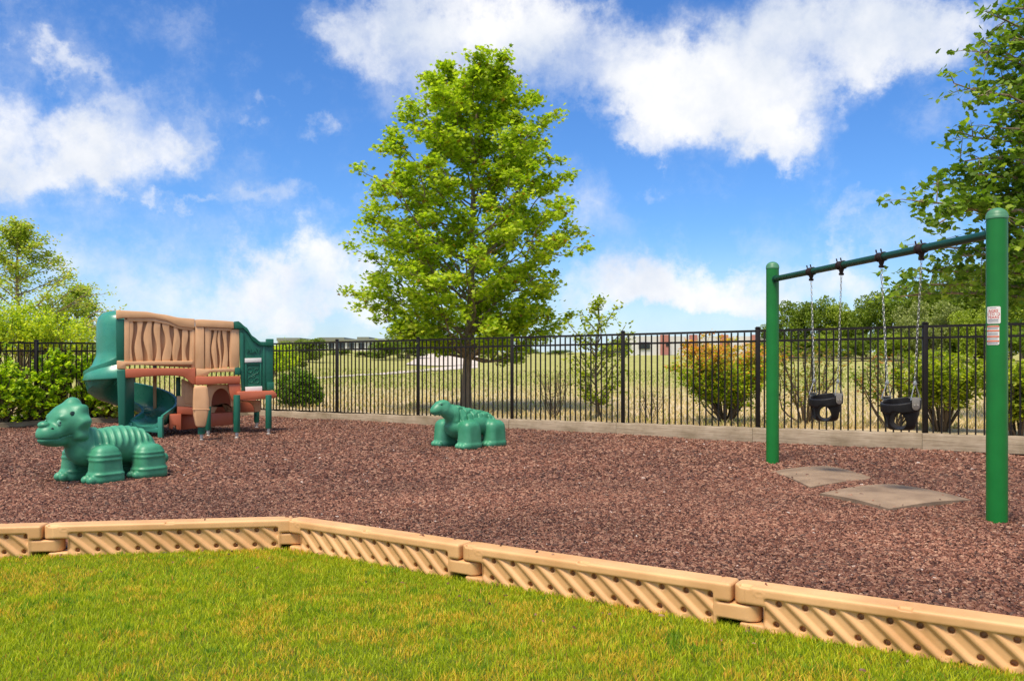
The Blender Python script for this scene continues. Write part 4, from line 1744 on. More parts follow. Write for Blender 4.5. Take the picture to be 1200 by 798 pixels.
# arches and walls under the decks
def arch(name, x0, x1, ytop, ybot, ax0, ax1, aytop, mat, off, th):
    pts = [(x0, ytop), (x1, ytop), (x1, ybot), (ax1, ybot)]
    n = 14
    for k in range(n + 1):
        a = PI * k / n
        pts.append(((ax0 + ax1) / 2 + (ax1 - ax0) / 2 * math.cos(a), ybot - (ybot - aytop) * math.sin(a) ** 0.8))
    pts += [(ax0, ybot), (x0, ybot)]
    return panel(name, pts, M[mat], off, th, 0.008)


arch('arch_panel', 722, 862, 446, 560, 744, 846, 466, 'tan', -0.10, 0.06)
arch('arch_panel', 722, 866, 560, 664, 752, 866, 545, 'tan', -0.45, 0.05)
arch('arch_panel', 858, 1000, 528, 588, 872, 968, 536, 'tan', -0.30, 0.05)
panel('side_panel', [(588, 416), (652, 440), (652, 562), (600, 560), (588, 500)], M['tan'], -0.25, 0.05)
sp = panel('panel_moulding', [(604, 436), (646, 452), (646, 546), (606, 546)], M['tan'], -0.235, 0.02, 0.004)
panel('side_panel', [(564, 506), (600, 506), (600, 562), (564, 562)], M['tan'], -0.25, 0.05)
panel('support_bar', [(560, 408), (584, 408), (584, 515), (560, 515)], M['pgreen'], -0.45, 0.06)
panel('support_bar', [(441, 400), (459, 400), (459, 600), (441, 600)], M['tan'], -0.95, 0.06)
panel('bench', [(566, 560), (652, 566), (652, 604), (566, 600)], M['terra'], -0.12, 0.40, 0.012)
lb = MB().prism([Q(524, 600, -0.05), Q(588, 600, -0.05), Q(588, 682, -0.05), Q(562, 680, -0.05), Q(560, 660, -0.05), Q(546, 658, -0.05), Q(544, 678, -0.05), Q(524, 676, -0.05)], -PN * 0.5)
lb.build('step_box', M['terra'], ps, bevel=0.012)
lb = MB().prism([Q(588, 603, -0.30), Q(856, 590, -0.30), Q(856, 655, -0.30), Q(700, 668, -0.30), Q(588, 684, -0.30)], -PN * 0.3)
lb.build('base_box', M['terra'], ps, bevel=0.012)
panel('back_wall', [(730, 455), (862, 450), (862, 640), (730, 650)], M['terra'], -0.85, 0.04)
panel('back_wall', [(862, 528), (975, 524), (975, 590), (862, 592)], M['terra'], -0.85, 0.04)

# slide tower post (green) and strip beside the hood
cx, cy = -5.62, 12.32
sp_ = MB()
for yy0, yy1, wid in ((368, 720, 0),):
    A_, B_ = Q(252, 368, 0.03), Q(297, 368, 0.03)
    C_, D_ = Q(345, 372, -0.30), Q(262, 368, -0.30)
    foot = -0.02
    sp_.add([A_, B_, C_, D_] + [Vector((p.x + (0.03 if i in (0, 3) else 0), p.y, foot)) for i, p in enumerate((A_, B_, C_, D_))],
            [(0, 1, 2, 3), (7, 6, 5, 4), (0, 4, 5, 1), (1, 5, 6, 2), (2, 6, 7, 3), (3, 7, 4, 0)])
sp_.build('slide_post', M['pgreen'], ps, bevel=0.02, segs=3)
panel('hood_edge', [(246, 106), (290, 106), (290, 318), (250, 322)], M['pgreen'], 0.0, 0.10, 0.012)

# slide: spiral chute (open above) and hood over its top end


def chute_ring(th, R, z, w, wall, tk=0.022, out_extra=0.0):
    """closed cross-section of the chute at angle th"""
    er = Vector((math.cos(th), math.sin(th), 0))
    prof = []
    hw = w / 2
    inner = [(-hw, wall), (-hw + .01, wall * .5), (-hw + .045, .06), (-hw + .11, .012), (0, 0), (hw - .11, .012), (hw - .045, .06), (hw - .01, (wall + out_extra) * .5), (hw, wall + out_extra)]
    outer = [(hw + tk * 1.6, wall + out_extra + .006), (hw + tk * 1.6, wall + out_extra - .03), (hw + tk * .6, (wall + out_extra) * .5), (hw - .02, .02), (hw - .10, -.03), (0, -.045), (-hw + .10, -.03), (-hw + .02, .02), (-hw - tk * .6, wall * .5), (-hw - tk * 1.6, wall - .03), (-hw - tk * 1.6, wall + .006)]
    c = Vector((cx, cy, z))
    return [c + er * (R + a) + UP * b for a, b in inner + outer]


rings = []
NS = 46
for i in range(NS + 1):
    t_ = i / NS
    th = math.radians(-75 - 287 * t_)
    z = 0.90 - 0.71 * (t_ ** 0.80)
    R = 0.23 + 0.29 * t_ ** 1.3
    rings.append(chute_ring(th, R, z, 0.36 + 0.07 * t_, 0.15, 0.022, 0.08 + 0.12 * math.sin(PI * t_ ** 1.6)))
last = rings[-1]
tan_dir = Vector((math.sin(math.radians(-362)), -math.cos(math.radians(-362)), 0))
for k in range(1, 7):
    rings.append([p + tan_dir * 0.065 * k + UP * (-0.004 * k - (0.013 * k if (p.z - last[4].z) > 0.10 else 0)) for p in last])
nn = len(rings[0])
mb = MB()
fs = []
for i in range(len(rings) - 1):
    for k in range(nn):
        k2 = (k + 1) % nn
        fs.append((i * nn + k, i * nn + k2, (i + 1) * nn + k2, (i + 1) * nn + k))
fs += [tuple(range(nn)), tuple(range((len(rings) - 1) * nn, len(rings) * nn))[::-1]]
mb.add([p for r_ in rings for p in r_], fs)
slide = mb.build('slide', M['slide'], ps, angle=0.7)
# lip legs under the exit
e = rings[-1]
exit_c = (e[4] + UP * 0)
for idx in (0, 8):
    p = e[idx]
    q = p + (e[4] - p) * 0.0
    bx = MB().box((q.x, q.y, (p.z - 0.06) / 2), (0.07, 0.07, p.z - 0.03 + 0.06))
    bx.build('exit_leg', M['slide'], slide, bevel=0.015)
apron = MB().prism([e[1] - UP * 0.05, e[7] - UP * 0.05, e[7] * 1.0 - UP * (e[7].z - 0.075), e[4] - UP * 0.075, e[1] - UP * (e[1].z - 0.075)], tan_dir * -0.03)
apron.build('exit_apron', M['slide'], slide, bevel=0.008)

# hood: half dome over the upper chute
prof = [(0.02, 1.80), (0.16, 1.795), (0.26, 1.765), (0.32, 1.70), (0.345, 1.60), (0.35, 1.40), (0.345, 1.22), (0.352, 1.15), (0.40, 1.07), (0.46, 1.00), (0.50, 0.93), (0.52, 0.86), (0.515, 0.845),
        (0.49, 0.85), (0.475, 0.93), (0.435, 0.99), (0.37, 1.06), (0.325, 1.14), (0.32, 1.40), (0.315, 1.59), (0.29, 1.68), (0.24, 1.735), (0.15, 1.765), (0.02, 1.77)]
vs, fs = [], []
NA = 30
for i in range(NA + 1):
    th = math.radians(-62 - 170 * i / NA)
    for r_, z in prof:
        vs.append((cx + r_ * math.cos(th), cy + r_ * math.sin(th), z - 0.09 * (i / NA) * (1 if z < 1.1 else 0)))
np_ = len(prof)
for i in range(NA):
    for k in range(np_):
        k2 = (k + 1) % np_
        fs.append((i * np_ + k, i * np_ + k2, (i + 1) * np_ + k2, (i + 1) * np_ + k))
fs += [tuple(range(np_)), tuple(range(NA * np_, (NA + 1) * np_))[::-1]]
MB().add(vs, fs).build('slide_hood', M['slide'], ps, angle=0.9)


# ------------------------------------------------------------------ vegetation
MAPLE = np.array([(0, -.5), (.13, -.28), (.42, -.30), (.28, -.05), (.52, .18), (.20, .16), (0, .55), (-.20, .16), (-.52, .18), (-.28, -.05), (-.42, -.30), (-.13, -.28)])
OVAL = np.array([(0, -.5), (.22, -.2), (.27, .1), (.12, .38), (0, .5), (-.12, .38), (-.27, .1), (-.22, -.2)])
OAK = np.array([(0, -.5), (.12, -.25), (.20, -.05), (.36, .05), (.24, .20), (.30, .38), (.0, .55), (-.28, .38), (-.24, .18), (-.36, .04), (-.20, -.06), (-.12, -.25)])
SCALE_ = np.array([(0, -.5), (.30, -.1), (.22, .25), (0, .5), (-.22, .25), (-.30, -.1)])


def leaves_mesh(name, C, size, shape, mat, parent, cols, flat=0.55, local=False, var=0.35, fold=0.18):
    """C (n,3) leaf centres; size scalar or array; cols list of (weight, rgb)"""
    C = np.asarray(C, float)
    n = len(C)
    size = np.asarray(size) * (1 - var / 2 + var * RNG.random(n))
    nrm = RNG.normal(size=(n, 3))
    nrm[:, 2] = np.abs(nrm[:, 2]) + flat * 1.6
    nrm /= np.linalg.norm(nrm, axis=1)[:, None]
    a = RNG.normal(size=(n, 3))
    u = np.cross(nrm, a)
    u /= np.linalg.norm(u, axis=1)[:, None]
    v = np.cross(nrm, u)
    K = len(shape)
    V = C[:, None] + size[:, None, None] * (u[:, None] * shape[None, :, 0, None] + v[:, None] * shape[None, :, 1, None] - nrm[:, None] * (fold * np.abs(shape[None, :, 0, None]) * 1.2))
    w = np.array([c[0] for c in cols], float)
    w /= w.sum()
    pick = RNG.choice(len(cols), n, p=w)
    pal = np.array([c[1] for c in cols])
    tint = pal[pick] * (0.78 + 0.44 * RNG.random(n))[:, None]
    return np_mesh(name, V.reshape(-1, 3), np.arange(n * K), np.full(n, K), mat, parent, tint=tint, local=local)


def bez(a, b, sag, wob, n=8):
    a, b = Vector(a), Vector(b)
    L = (b - a).length
    r1 = Vector((random.gauss(0, 1), random.gauss(0, 1), random.gauss(0, 1))) * wob * L
    out = []
    for i in range(n + 1):
        t_ = i / n
        s_ = 4 * t_ * (1 - t_)
        out.append(a * (1 - t_) + b * t_ + Vector((0, 0, sag * L)) * s_ + r1 * math.sin(PI * t_ * 1.6) * s_)
    return out


def clump(p, n, r, flatz=0.6):
    P_ = RNG.normal(size=(n, 3)) * np.array([r, r, r * flatz]) * 0.55
    return np.array(p)[None] + P_


def profile_tree(name, loc, label, cat, H, trunk_r, z0, prof, nl, per, leaf, shape, cols, group=None, seed=1, gapf=0.0, mat='leaf', bark='bark', sub=6, lean=(0, 0), clr=0.16, rise=0.35, leafflat=0.55):
    """tree whose crown follows the (height, radius) profile"""
    random.seed(seed)
    root = thing(name, loc, label, cat, group)
    base = Vector(loc)
    wood = MB()
    npt = 10
    tr = []
    for i in range(npt + 1):
        t_ = i / npt
        tr.append(base + Vector((lean[0] * t_ ** 2 + 0.03 * math.sin(t_ * 7 + seed), lean[1] * t_ ** 2 + 0.03 * math.cos(t_ * 5 + seed), -0.1 + (H * 0.94 + 0.1) * t_)))
    wood.tube(tr, [trunk_r * (1.25 if i == 0 else 1) * (1 - 0.93 * (i / npt) ** 0.8) + 0.006 for i in range(npt + 1)], 12)
    hs = [p[0] for p in prof]
    rs = [p[1] for p in prof]
    C = []
    for i in range(nl):
        f = (i + 0.5) / nl
        zt = z0 + (H - z0) * f ** 0.92
        az_ = i * 2.39996 + random.uniform(-.35, .35)
        R = float(np.interp(zt, hs, rs)) * random.uniform(0.82, 1.08)
        if f < 0.16 and nl > 60:
            R *= random.uniform(.5, 1.05)
            zt += random.uniform(-.12, .40)
        if random.random() < gapf:
            R *= 0.55
        zs = max(z0 * 0.85, zt - R * rise - 0.1)
        k = min(max((zs + 0.1) / (H * 0.94 + 0.1), 0), 0.98) * npt
        k0 = int(k)
        st = tr[k0].lerp(tr[min(k0 + 1, npt)], k - k0)
        end = Vector((st.x + math.cos(az_) * R, st.y + math.sin(az_) * R, base.z + zt))
        br = bez(st, end, -0.06, 0.05)
        rr = max(0.008, trunk_r * 0.33 * (1 - f * 0.75))
        wood.tube(br, [rr * (1 - 0.85 * j / 8) + 0.003 for j in range(9)], 6)
        for s_ in range(sub):
            q = 0.30 + 0.70 * (s_ + random.random() * .6) / sub
            kk = q * 8
            k0 = min(int(kk), 7)
            p = br[k0].lerp(br[k0 + 1], min(kk - k0, 1))
            d = Vector((math.cos(az_ + random.choice((-1, 1)) * random.uniform(.5, 1.2)), math.sin(az_ + random.choice((-1, 1)) * random.uniform(.5, 1.2)), random.uniform(-.15, .6)))
            e_ = p + d * R * random.uniform(.16, .34)
            sb = bez(p, e_, 0, 0.06, 4)
            wood.tube(sb, [rr * 0.35 * (1 - .7 * j / 4) + 0.002 for j in range(5)], 4, caps=False)
            C.append(clump(e_, per, clr * random.uniform(.7, 1.4)))
            C.append(clump(sb[2], per // 2, clr * random.uniform(.6, 1.1)))
        C.append(clump(end, per, clr * random.uniform(.7, 1.2)))
    C.append(clump(tr[-1], per * 2, clr * 1.2, 1.4))
    wood.build('trunk', M[bark], root)
    C = np.concatenate(C)
    leaves_mesh('crown', C, leaf, shape, M[mat], root, cols, flat=leafflat)
    return root


# --- the maple in the middle
mY = 15.1
mx_ = (547.5 - 600) / 1000 * mY
mz = 0.205


def zm(py):
    return EYE + (HOR - py) / 1000 * mY - mz


mprof = [(zm(452), .5), (zm(430), 1.1), (zm(405), 1.65), (zm(370), 1.78), (zm(335), 1.70), (zm(290), 1.72), (zm(250), 1.82), (zm(215), 1.62), (zm(180), 1.42), (zm(140), 1.20), (zm(110), 1.02), (zm(85), .75), (zm(60), .35)]
profile_tree('maple_tree', (mx_, mY, mz), 'young maple tree with a full bright green crown standing behind the fence', 'tree', zm(70), 0.092, zm(408), mprof,
             88, 56, 0.080, MAPLE, [(5, (0.41, 0.52, 0.024)), (3, (0.54, 0.62, 0.035)), (3, (0.24, 0.35, 0.018)), (1, (0.55, 0.60, 0.07)), (0.35, (0.30, 0.17, 0.03))],
             seed=5, gapf=0.10, sub=8, lean=(0.25, 0.0), clr=0.15, rise=0.75)


def shrub(name, loc, label, cat, stems, H, R, leaf, shape, cols, per=40, r0=0.012, start=0.35, group=None, seed=1, topcols=None, mat='leaf', clr=0.09, droop=0.0, leafflat=0.5, mind=0.15):
    random.seed(seed)
    root = thing(name, loc, label, cat, group)
    base = Vector(loc)
    wood = MB()
    C = []
    for i in range(stems):
        a = i * 2.39996 + random.uniform(-.3, .3)
        rad = R * (mind + (1 - mind) * math.sqrt((i + .5) / stems)) * random.uniform(.8, 1.1)
        h_ = H * random.uniform(.72, 1.0) * (1 - 0.25 * (rad / R) ** 2)
        b_ = base + Vector((math.cos(a) * 0.06 * random.random(), math.sin(a) * 0.06, -0.05))
        e_ = base + Vector((math.cos(a) * rad, math.sin(a) * rad, h_))
        br = bez(b_, e_, 0.04 - droop, 0.05, 8)
        wood.tube(br, [r0 * (1 - .8 * j / 8) + .0015 for j in range(9)], 5, caps=False)
        for j in range(2, 9):
            if j / 8 < start:
                continue
            p = br[j]
            for s_ in range(2):
                d = Vector((random.gauss(0, 1), random.gauss(0, 1), random.uniform(0, 1))).normalized() * R * random.uniform(.1, .28)
                wood.tube([p, p + d * .55 + Vector((0, 0, .01)), p + d], [r0 * .3, r0 * .22, .0012], 4, caps=False)
                C.append(clump(p + d, per // 2, clr * random.uniform(.7, 1.3)))
            C.append(clump(p, per // 3, clr))
    C = np.concatenate(C)
    wood.build('stems', M['twig'], root)
    if topcols:
        zr = (C[:, 2] - loc[2]) / H + RNG.normal(size=len(C)) * 0.10
        sel = zr > 0.68
        leaves_mesh('foliage', C[~sel], leaf, shape, M[mat], root, cols, flat=leafflat)
        props(leaves_mesh('foliage', C[sel], leaf, shape, M[mat], root, topcols, flat=leafflat), label='orange tipped new leaves')
    else:
        leaves_mesh('foliage', C, leaf, shape, M[mat], root, cols, flat=leafflat)
    return root


def gpt(px, Y, dz=0.0):
    return ((px - 600) / 1000 * Y, Y, float(zfield((px - 600) / 1000 * Y, Y)) + dz)


GREEN = [(4, (0.323, 0.395, 0.026)), (3, (0.461, 0.494, 0.032)), (2, (0.185, 0.246, 0.024))]
# orange tipped bush
shrub('ornamental_shrub', gpt(850, 12.0), 'rounded shrub with orange tipped top leaves behind the fence, left of the thin swing post', 'shrub', 40, 1.24, .76, 0.050, OVAL, [(4, (0.32, 0.46, 0.02)), (3, (0.45, 0.52, 0.03)), (1, (0.58, 0.44, 0.05))],
      per=44, seed=3, topcols=[(4, (0.75, 0.36, 0.07)), (3, (0.70, 0.48, 0.08)), (2, (0.48, 0.50, 0.05)), (1, (0.72, 0.26, 0.12))], clr=.075, start=.26)
# slender sapling
profile_tree('sapling', gpt(700, 12.9), 'slender young sapling with sparse leaves rising above the fence', 'tree', 1.85, 0.022, 0.25, [(0.2, .22), (.8, .50), (1.15, .50), (1.45, .58), (1.62, .36), (1.85, .06)], 30, 9, 0.062, OVAL, GREEN, seed=8, sub=4, clr=.09, bark='twig', gapf=.2, rise=.8)
shrub('leafy_shrub', gpt(1103, 10.6), 'green leafy shrub with many thin stems between the second bucket swing and the thick post', 'shrub', 22, 1.05, .50, 0.06, OVAL, GREEN, per=30, seed=21, clr=.08, start=.4)
shrub('leafy_shrub', gpt(1192, 10.0), 'green leafy shrub partly hidden behind the thick swing post at the frame edge', 'shrub', 20, 1.0, .42, 0.06, OVAL, GREEN, per=30, seed=22, clr=.08, start=.35)
shrub('thin_shrub', gpt(945, 11.6), 'thin sparse shrub with yellow green and orange leaves behind the first bucket swing', 'shrub', 15, 1.15, .62, 0.05, OVAL, [(3, (0.24, 0.28, 0.03)), (2, (0.40, 0.26, 0.05)), (2, (0.16, 0.22, 0.02))], per=11, seed=23, clr=.08, start=.3)
shrub('thin_shrub', gpt(1045, 11.1), 'sparse shrub with reddish tips behind the second bucket swing', 'shrub', 15, 1.12, .50, 0.05, OVAL, [(3, (0.22, 0.28, 0.03)), (1, (0.45, 0.20, 0.05)), (2, (0.14, 0.22, 0.02))], per=13, seed=24, clr=.08, start=.4)
shrub('bare_shrub', gpt(648, 13.2), 'nearly bare twiggy shrub beside the maple trunk', 'shrub', 14, .85, .36, 0.03, OVAL, [(3, (0.26, 0.20, 0.10)), (1, (0.25, 0.28, 0.05))], per=4, seed=25, start=.5, r0=.006)
shrub('bare_shrub', gpt(762, 12.6), 'low bare twiggy plant between the sapling and the orange tipped shrub', 'shrub', 9, .5, .26, 0.03, OVAL, [(3, (0.26, 0.20, 0.10)), (1, (0.25, 0.28, 0.05))], per=4, seed=26, start=.5, r0=.005)


def mass(name, blobs, n, leaf, shape, cols, label, cat, group=None, mat='leafdense', seed=2, rough=0.22, flat=0.4, stems=True, origin=None, kind=None, bark='twig'):
    """dense bush: leaves scattered through overlapping ellipsoids, denser near their skins; broken into tufts"""
    random.seed(seed)
    loc = origin or (blobs[0][0][0], blobs[0][0][1], float(zfield(blobs[0][0][0], blobs[0][0][1])))
    root = thing(name, loc, label, cat, group)
    vol = np.array([b[1][0] * b[1][1] + b[1][0] * b[1][2] for b in blobs])
    vol = vol / vol.sum()
    tufts = []
    wood = MB()
    for b, v in zip(blobs, vol):
        k = max(6, int(v * n / 22))
        d = RNG.normal(size=(k, 3))
        d /= np.linalg.norm(d, axis=1)[:, None]
        rr = RNG.random(k) ** 0.35 * (1 + rough * RNG.normal(size=k))
        P_ = np.array(b[0]) + d * np.array(b[1]) * rr[:, None]
        P_ = P_[P_[:, 2] > loc[2] - 0.15]
        tufts.append(P_)
        if stems:
            for q in P_[::max(1, len(P_) // 40)]:
                st = Vector((b[0][0] + random.uniform(-.1, .1), b[0][1], loc[2] - 0.05))
                wood.tube(bez(st, q, 0.05, 0.05, 5), [min(.02, b[1][0] * .03) * (1 - .8 * j / 5) + .001 for j in range(6)], 4, caps=False)
    T = np.concatenate(tufts)
    per = 22
    sz = np.mean([b[1][0] for b in blobs]) * 0.13
    C = (T[:, None] + RNG.normal(size=(len(T), per, 3)) * sz * 0.5).reshape(-1, 3)
    C = C[C[:, 2] > loc[2] - 0.05]
    leaves_mesh('foliage', C, leaf, shape, M[mat], root, cols, flat=flat)
    if stems:
        wood.build('stems', M[bark], root)
    if kind:
        root['kind'] = kind
    return root


BRIGHT = [(4, (0.417, 0.583, 0.015)), (3, (0.606, 0.708, 0.020)), (2, (0.208, 0.354, 0.012)), (1, (0.113, 0.212, 0.010))]
LIME = [(4, (0.461, 0.559, 0.027)), (3, (0.647, 0.691, 0.032)), (2, (0.231, 0.362, 0.027))]


def bl(px, py, Y, rx, ry, rz):
    p = at(px, py, Y)
    return ((p.x, p.y - (0.16 if 13.2 < Y < 14.7 else 0), p.z), (rx, ry, rz))


def hloc(px, Y):
    return ((px - 600) / 1000 * Y, Y, 0.2)


# hedge along the left fence: four separate bushes
hl = ['bright green conifer hedge bush cut by the frame edge behind the horned dinosaur', 'bright green conifer hedge bush directly behind the horned dinosaur crest',
      'bright green conifer hedge bush beside the slide', 'low bright green hedge bush with pale tan tips at the foot of the slide']
hb = [([bl(8, 455, 13.25, .46, .34, .48), bl(-30, 430, 13.0, .5, .4, .5)], (2, 13.2)), ([bl(62, 450, 13.75, .42, .34, .48), bl(45, 470, 13.5, .3, .3, .3), bl(75, 425, 13.9, .28, .28, .28)], (60, 13.8)),
      ([bl(108, 448, 14.25, .36, .32, .44), bl(128, 465, 14.2, .26, .28, .32)], (110, 14.3)), ([bl(140, 478, 14.25, .32, .28, .17), bl(165, 484, 14.6, .22, .22, .14)], (145, 14.4))]
for i, ((b, o), lb) in enumerate(zip(hb, hl)):
    mass('hedge_bush', b, [6500, 6500, 5500, 2600][i], 0.062, SCALE_, BRIGHT if i < 3 else [(3, (0.24, 0.33, 0.03)), (3, (0.42, 0.30, 0.15)), (2, (0.16, 0.24, 0.02))], lb, 'bush', 'hedge bushes along the fence behind the slide', seed=30 + i,
         origin=hloc(*o), rough=.14)
mass('round_shrub', [bl(349, 458, 16.6, .44, .42, .42), bl(360, 464, 16.5, .32, .32, .33)], 15000, 0.045, SCALE_, [(4, (0.17, 0.30, 0.015)), (3, (0.25, 0.38, 0.02)), (2, (0.09, 0.18, 0.012))], 'rounded bright green bush behind the fence next to the playset', 'bush', seed=40, origin=hloc(349, 16.6), rough=.03)
mass('spreading_juniper', [bl(20, 385, 17.5, .9, .8, .55), bl(65, 393, 17.8, .8, .7, .38), bl(-40, 385, 17.0, .9, .8, .7)], 14000, 0.06, SCALE_, LIME, 'broad lime green juniper mound rising over the hedge fence', 'bush', seed=41, origin=hloc(20, 17.4), rough=.08)

# sparse tree above the hedge
profile_tree('honey_locust', gpt(22, 21.0), 'airy yellow green tree with thin bare twigs above the hedge', 'tree', 4.3, 0.09, 1.2, [(1.0, .9), (1.6, 2.0), (2.2, 2.1), (2.8, 1.5), (3.4, .9), (4.3, .25)], 50, 30, 0.075, OVAL,
             [(3, (0.38, 0.46, 0.05)), (3, (0.52, 0.56, 0.10)), (1, (0.55, 0.45, 0.16)), (1, (0.24, 0.34, 0.04))], seed=12, sub=7, clr=.19, gapf=.2, rise=.5)
profile_tree('honey_locust', gpt(92, 23.0), 'low dark green tree peeking over the hedge beside the slide hood', 'tree', 2.9, 0.06, .9, [(.8, .8), (1.5, 1.3), (2.2, .9), (2.9, .2)], 30, 28, 0.08, OVAL,
             [(3, (0.24, 0.34, 0.04)), (2, (0.36, 0.45, 0.06)), (1, (0.45, 0.42, 0.12))], seed=13, sub=6, clr=.17, gapf=.15, rise=.5)
profile_tree('small_far_tree', gpt(322, 40.0), 'small bright green tree peeking over the fence beside the green playset panel', 'tree', 1.35, 0.05, .3, [(.2, .3), (.7, .75), (1.35, .3)], 20, 18, 0.10, OVAL, LIME, seed=14, sub=4, clr=.2)
profile_tree('small_far_tree', gpt(331, 42.0), 'tiny bright green treetop between the playset and the flat roofed building', 'tree', 1.5, 0.05, .3, [(.2, .3), (.7, .8), (1.5, .3)], 20, 18, 0.10, OVAL, LIME, seed=15, sub=4, clr=.2)


# --- oak at the right: trunk outside the frame, limbs reach in
def oak():
    random.seed(77)
    X0, Y0 = 8.9, 12.6
    root = thing('oak_tree', (X0, Y0, 0.2), 'large oak with dark lobed leaves reaching in over the thick swing post', 'tree')
    wood = MB()
    tr = [Vector((X0, Y0, -0.1)), Vector((X0 + .05, Y0, 1.5)), Vector((X0 - .05, Y0, 3.2)), Vector((X0 - .15, Y0 + .1, 5.0)), Vector((X0 - .1, Y0, 7.2))]
    wood.tube(tr, [.28, .23, .19, .14, .05], 14)
    C = []
    spec = [  # (px, py, Y of limb tip, z on the trunk, strength)
        (1078, 236, 12.2, 2.8, 1.0), (1100, 262, 11.8, 2.6, .9), (1092, 215, 12.8, 3.2, .7), (1140, 205, 12.2, 3.4, .9), (1125, 245, 11.7, 2.9, 1.0), (1160, 230, 12.8, 3.2, 1.0), (1180, 255, 12.0, 2.8, 1.0),
        (1118, 98, 12.4, 4.4, .55), (1150, 112, 12.0, 4.2, .6), (1175, 92, 12.6, 4.5, .7), (1140, 160, 12.2, 3.9, .5), (1170, 150, 12.0, 3.9, .9), (1190, 130, 12.6, 4.2, .9), (1125, 190, 12.4, 3.6, .6), (1195, 190, 12.0, 3.6, 1.),
        (1168, 20, 12.6, 5.3, .6), (1190, 45, 12.2, 5.0, .8), (1150, 62, 12.4, 4.8, .45), (1200, 10, 12.2, 5.4, .9), (1185, 65, 12.8, 4.8, .7),
        (1095, 318, 12.6, 2.0, .8), (1060, 338, 12.8, 1.9, .7), (1035, 350, 13.0, 1.8, .55), (1130, 300, 12.0, 2.2, .9), (1165, 290, 12.4, 2.4, 1.0), (1190, 310, 12.0, 2.2, 1.0),
        (1175, 350, 12.8, 1.8, .9), (1195, 390, 12.0, 1.4, .9), (1190, 225, 12.4, 3., .9), (1090, 290, 12.2, 2.3, .5)]
    for px, py, Yt, zs, st in spec:
        e_ = at(px, py, Yt)
        k = np.interp(zs, [0, 1.5, 3.2, 5.0, 7.2], [0, 1, 2, 3, 4])
        k0 = min(int(k), 3)
        s0 = tr[k0].lerp(tr[k0 + 1], k - k0)
        br = bez(s0, e_, 0.05, 0.06, 10)
        r0 = 0.045 if st > .8 else .03
        wood.tube(br, [r0 * (1 - .85 * j / 10) + .004 for j in range(11)], 7)
        for j in range(4, 11):
            for s_ in range(3):
                p = br[j]
                d = Vector((random.gauss(-.3, .8), random.gauss(0, .9), random.gauss(.05, .5))).normalized() * random.uniform(.18, .50)
                q = p + d
                wood.tube([p, p + d * .5 + Vector((0, 0, .03)), q], [.008, .005, .002], 4, caps=False)
                C.append(clump(q, int(13 * st), .13))
                C.append(clump(p + d * .5, int(5 * st), .10))
    # rest of the crown outside the picture
    for i in range(60):
        a = random.uniform(0, 2 * PI)
        R = random.uniform(.8, 2.4)
        zz = random.uniform(2.2, 7.6)
        e_ = Vector((X0 + .9 + math.cos(a) * R, Y0 + math.sin(a) * R, zz))
        if abs(e_.x) < .615 * e_.y:
            continue
        k = np.interp(max(1.5, zz - 1), [0, 1.5, 3.2, 5.0, 7.2], [0, 1, 2, 3, 4])
        k0 = min(int(k), 3)
        br = bez(tr[k0].lerp(tr[k0 + 1], k - k0), e_, 0.04, .05, 6)
        wood.tube(br, [.03 * (1 - .85 * j / 6) + .004 for j in range(7)], 5)
        for j in range(2, 7):
            C.append(clump(br[j], 45, .30))
    wood.build('trunk', M['bark'], root)
    leaves_mesh('crown', np.concatenate(C), 0.115, OAK, M['leaf'], root, [(4, (0.15, 0.245, 0.02)), (3, (0.22, 0.33, 0.035)), (2, (0.10, 0.17, 0.016)), (1, (0.36, 0.45, 0.06))], flat=.35)


oak()


# --- far tree line at the right and scattered far trees
def far_proto(seed, n, H, W):
    """irregular crown of overlapping lumps made of leaf-clump faces; local coordinates"""
    random.seed(seed)
    g_ = np.random.default_rng(seed)
    lumps = []
    for i in range(26):
        a = random.uniform(0, 2 * PI)
        zz = H * (0.18 + 0.72 * random.random())
        rr = W * 0.5 * math.sqrt(random.random()) * (1.0 - 0.55 * max(0, (zz / H - .45)) / .55)
        lumps.append((rr * math.cos(a), rr * math.sin(a), zz, W * random.uniform(.12, .21)))
    C = []
    for (x, y, z, r_) in lumps:
        k = int(n / 26)
        d = g_.normal(size=(k, 3))
        d /= np.linalg.norm(d, axis=1)[:, None]
        q = np.array([x, y, z]) + d * r_ * (0.72 + 0.38 * g_.random(k))[:, None] * np.array([1, 1, .8])
        C.append(q)
    return np.concatenate(C)


FARC = {'a': [(4, (0.170, 0.239, 0.020)), (3, (0.236, 0.300, 0.026)), (2, (0.113, 0.168, 0.016))],
        'b': [(4, (0.284, 0.354, 0.030)), (3, (0.378, 0.442, 0.040)), (2, (0.170, 0.231, 0.020))],
        'c': [(4, (0.284, 0.318, 0.090)), (3, (0.360, 0.389, 0.120)), (2, (0.189, 0.231, 0.060))]}
protos = {}
for key, sd_ in (('a', 101), ('a2', 104), ('b', 102), ('c', 103)):
    root = thing('far_tree', (0, 200, 0), 'x', 'tree', 'trees of the far wood')
    C = far_proto(sd_, 9500, 1.0, 1.0)
    leaves_mesh('crown', C, 0.042, OVAL, M['leafdense'], root, FARC[key[0]], local=True, flat=.3)
    MB().tube([(0, 0, -.05), (0.01, 0, .3), (0, 0.01, .7)], [.03, .024, .01], 8).tube([(0, 0, .3), (.15, .05, .6)], [.014, .005], 5).tube([(0, 0, .35), (-.15, .08, .65)], [.014, .005], 5).build('trunk', M['bark'], root, local=True)
    protos[key] = [root, False]


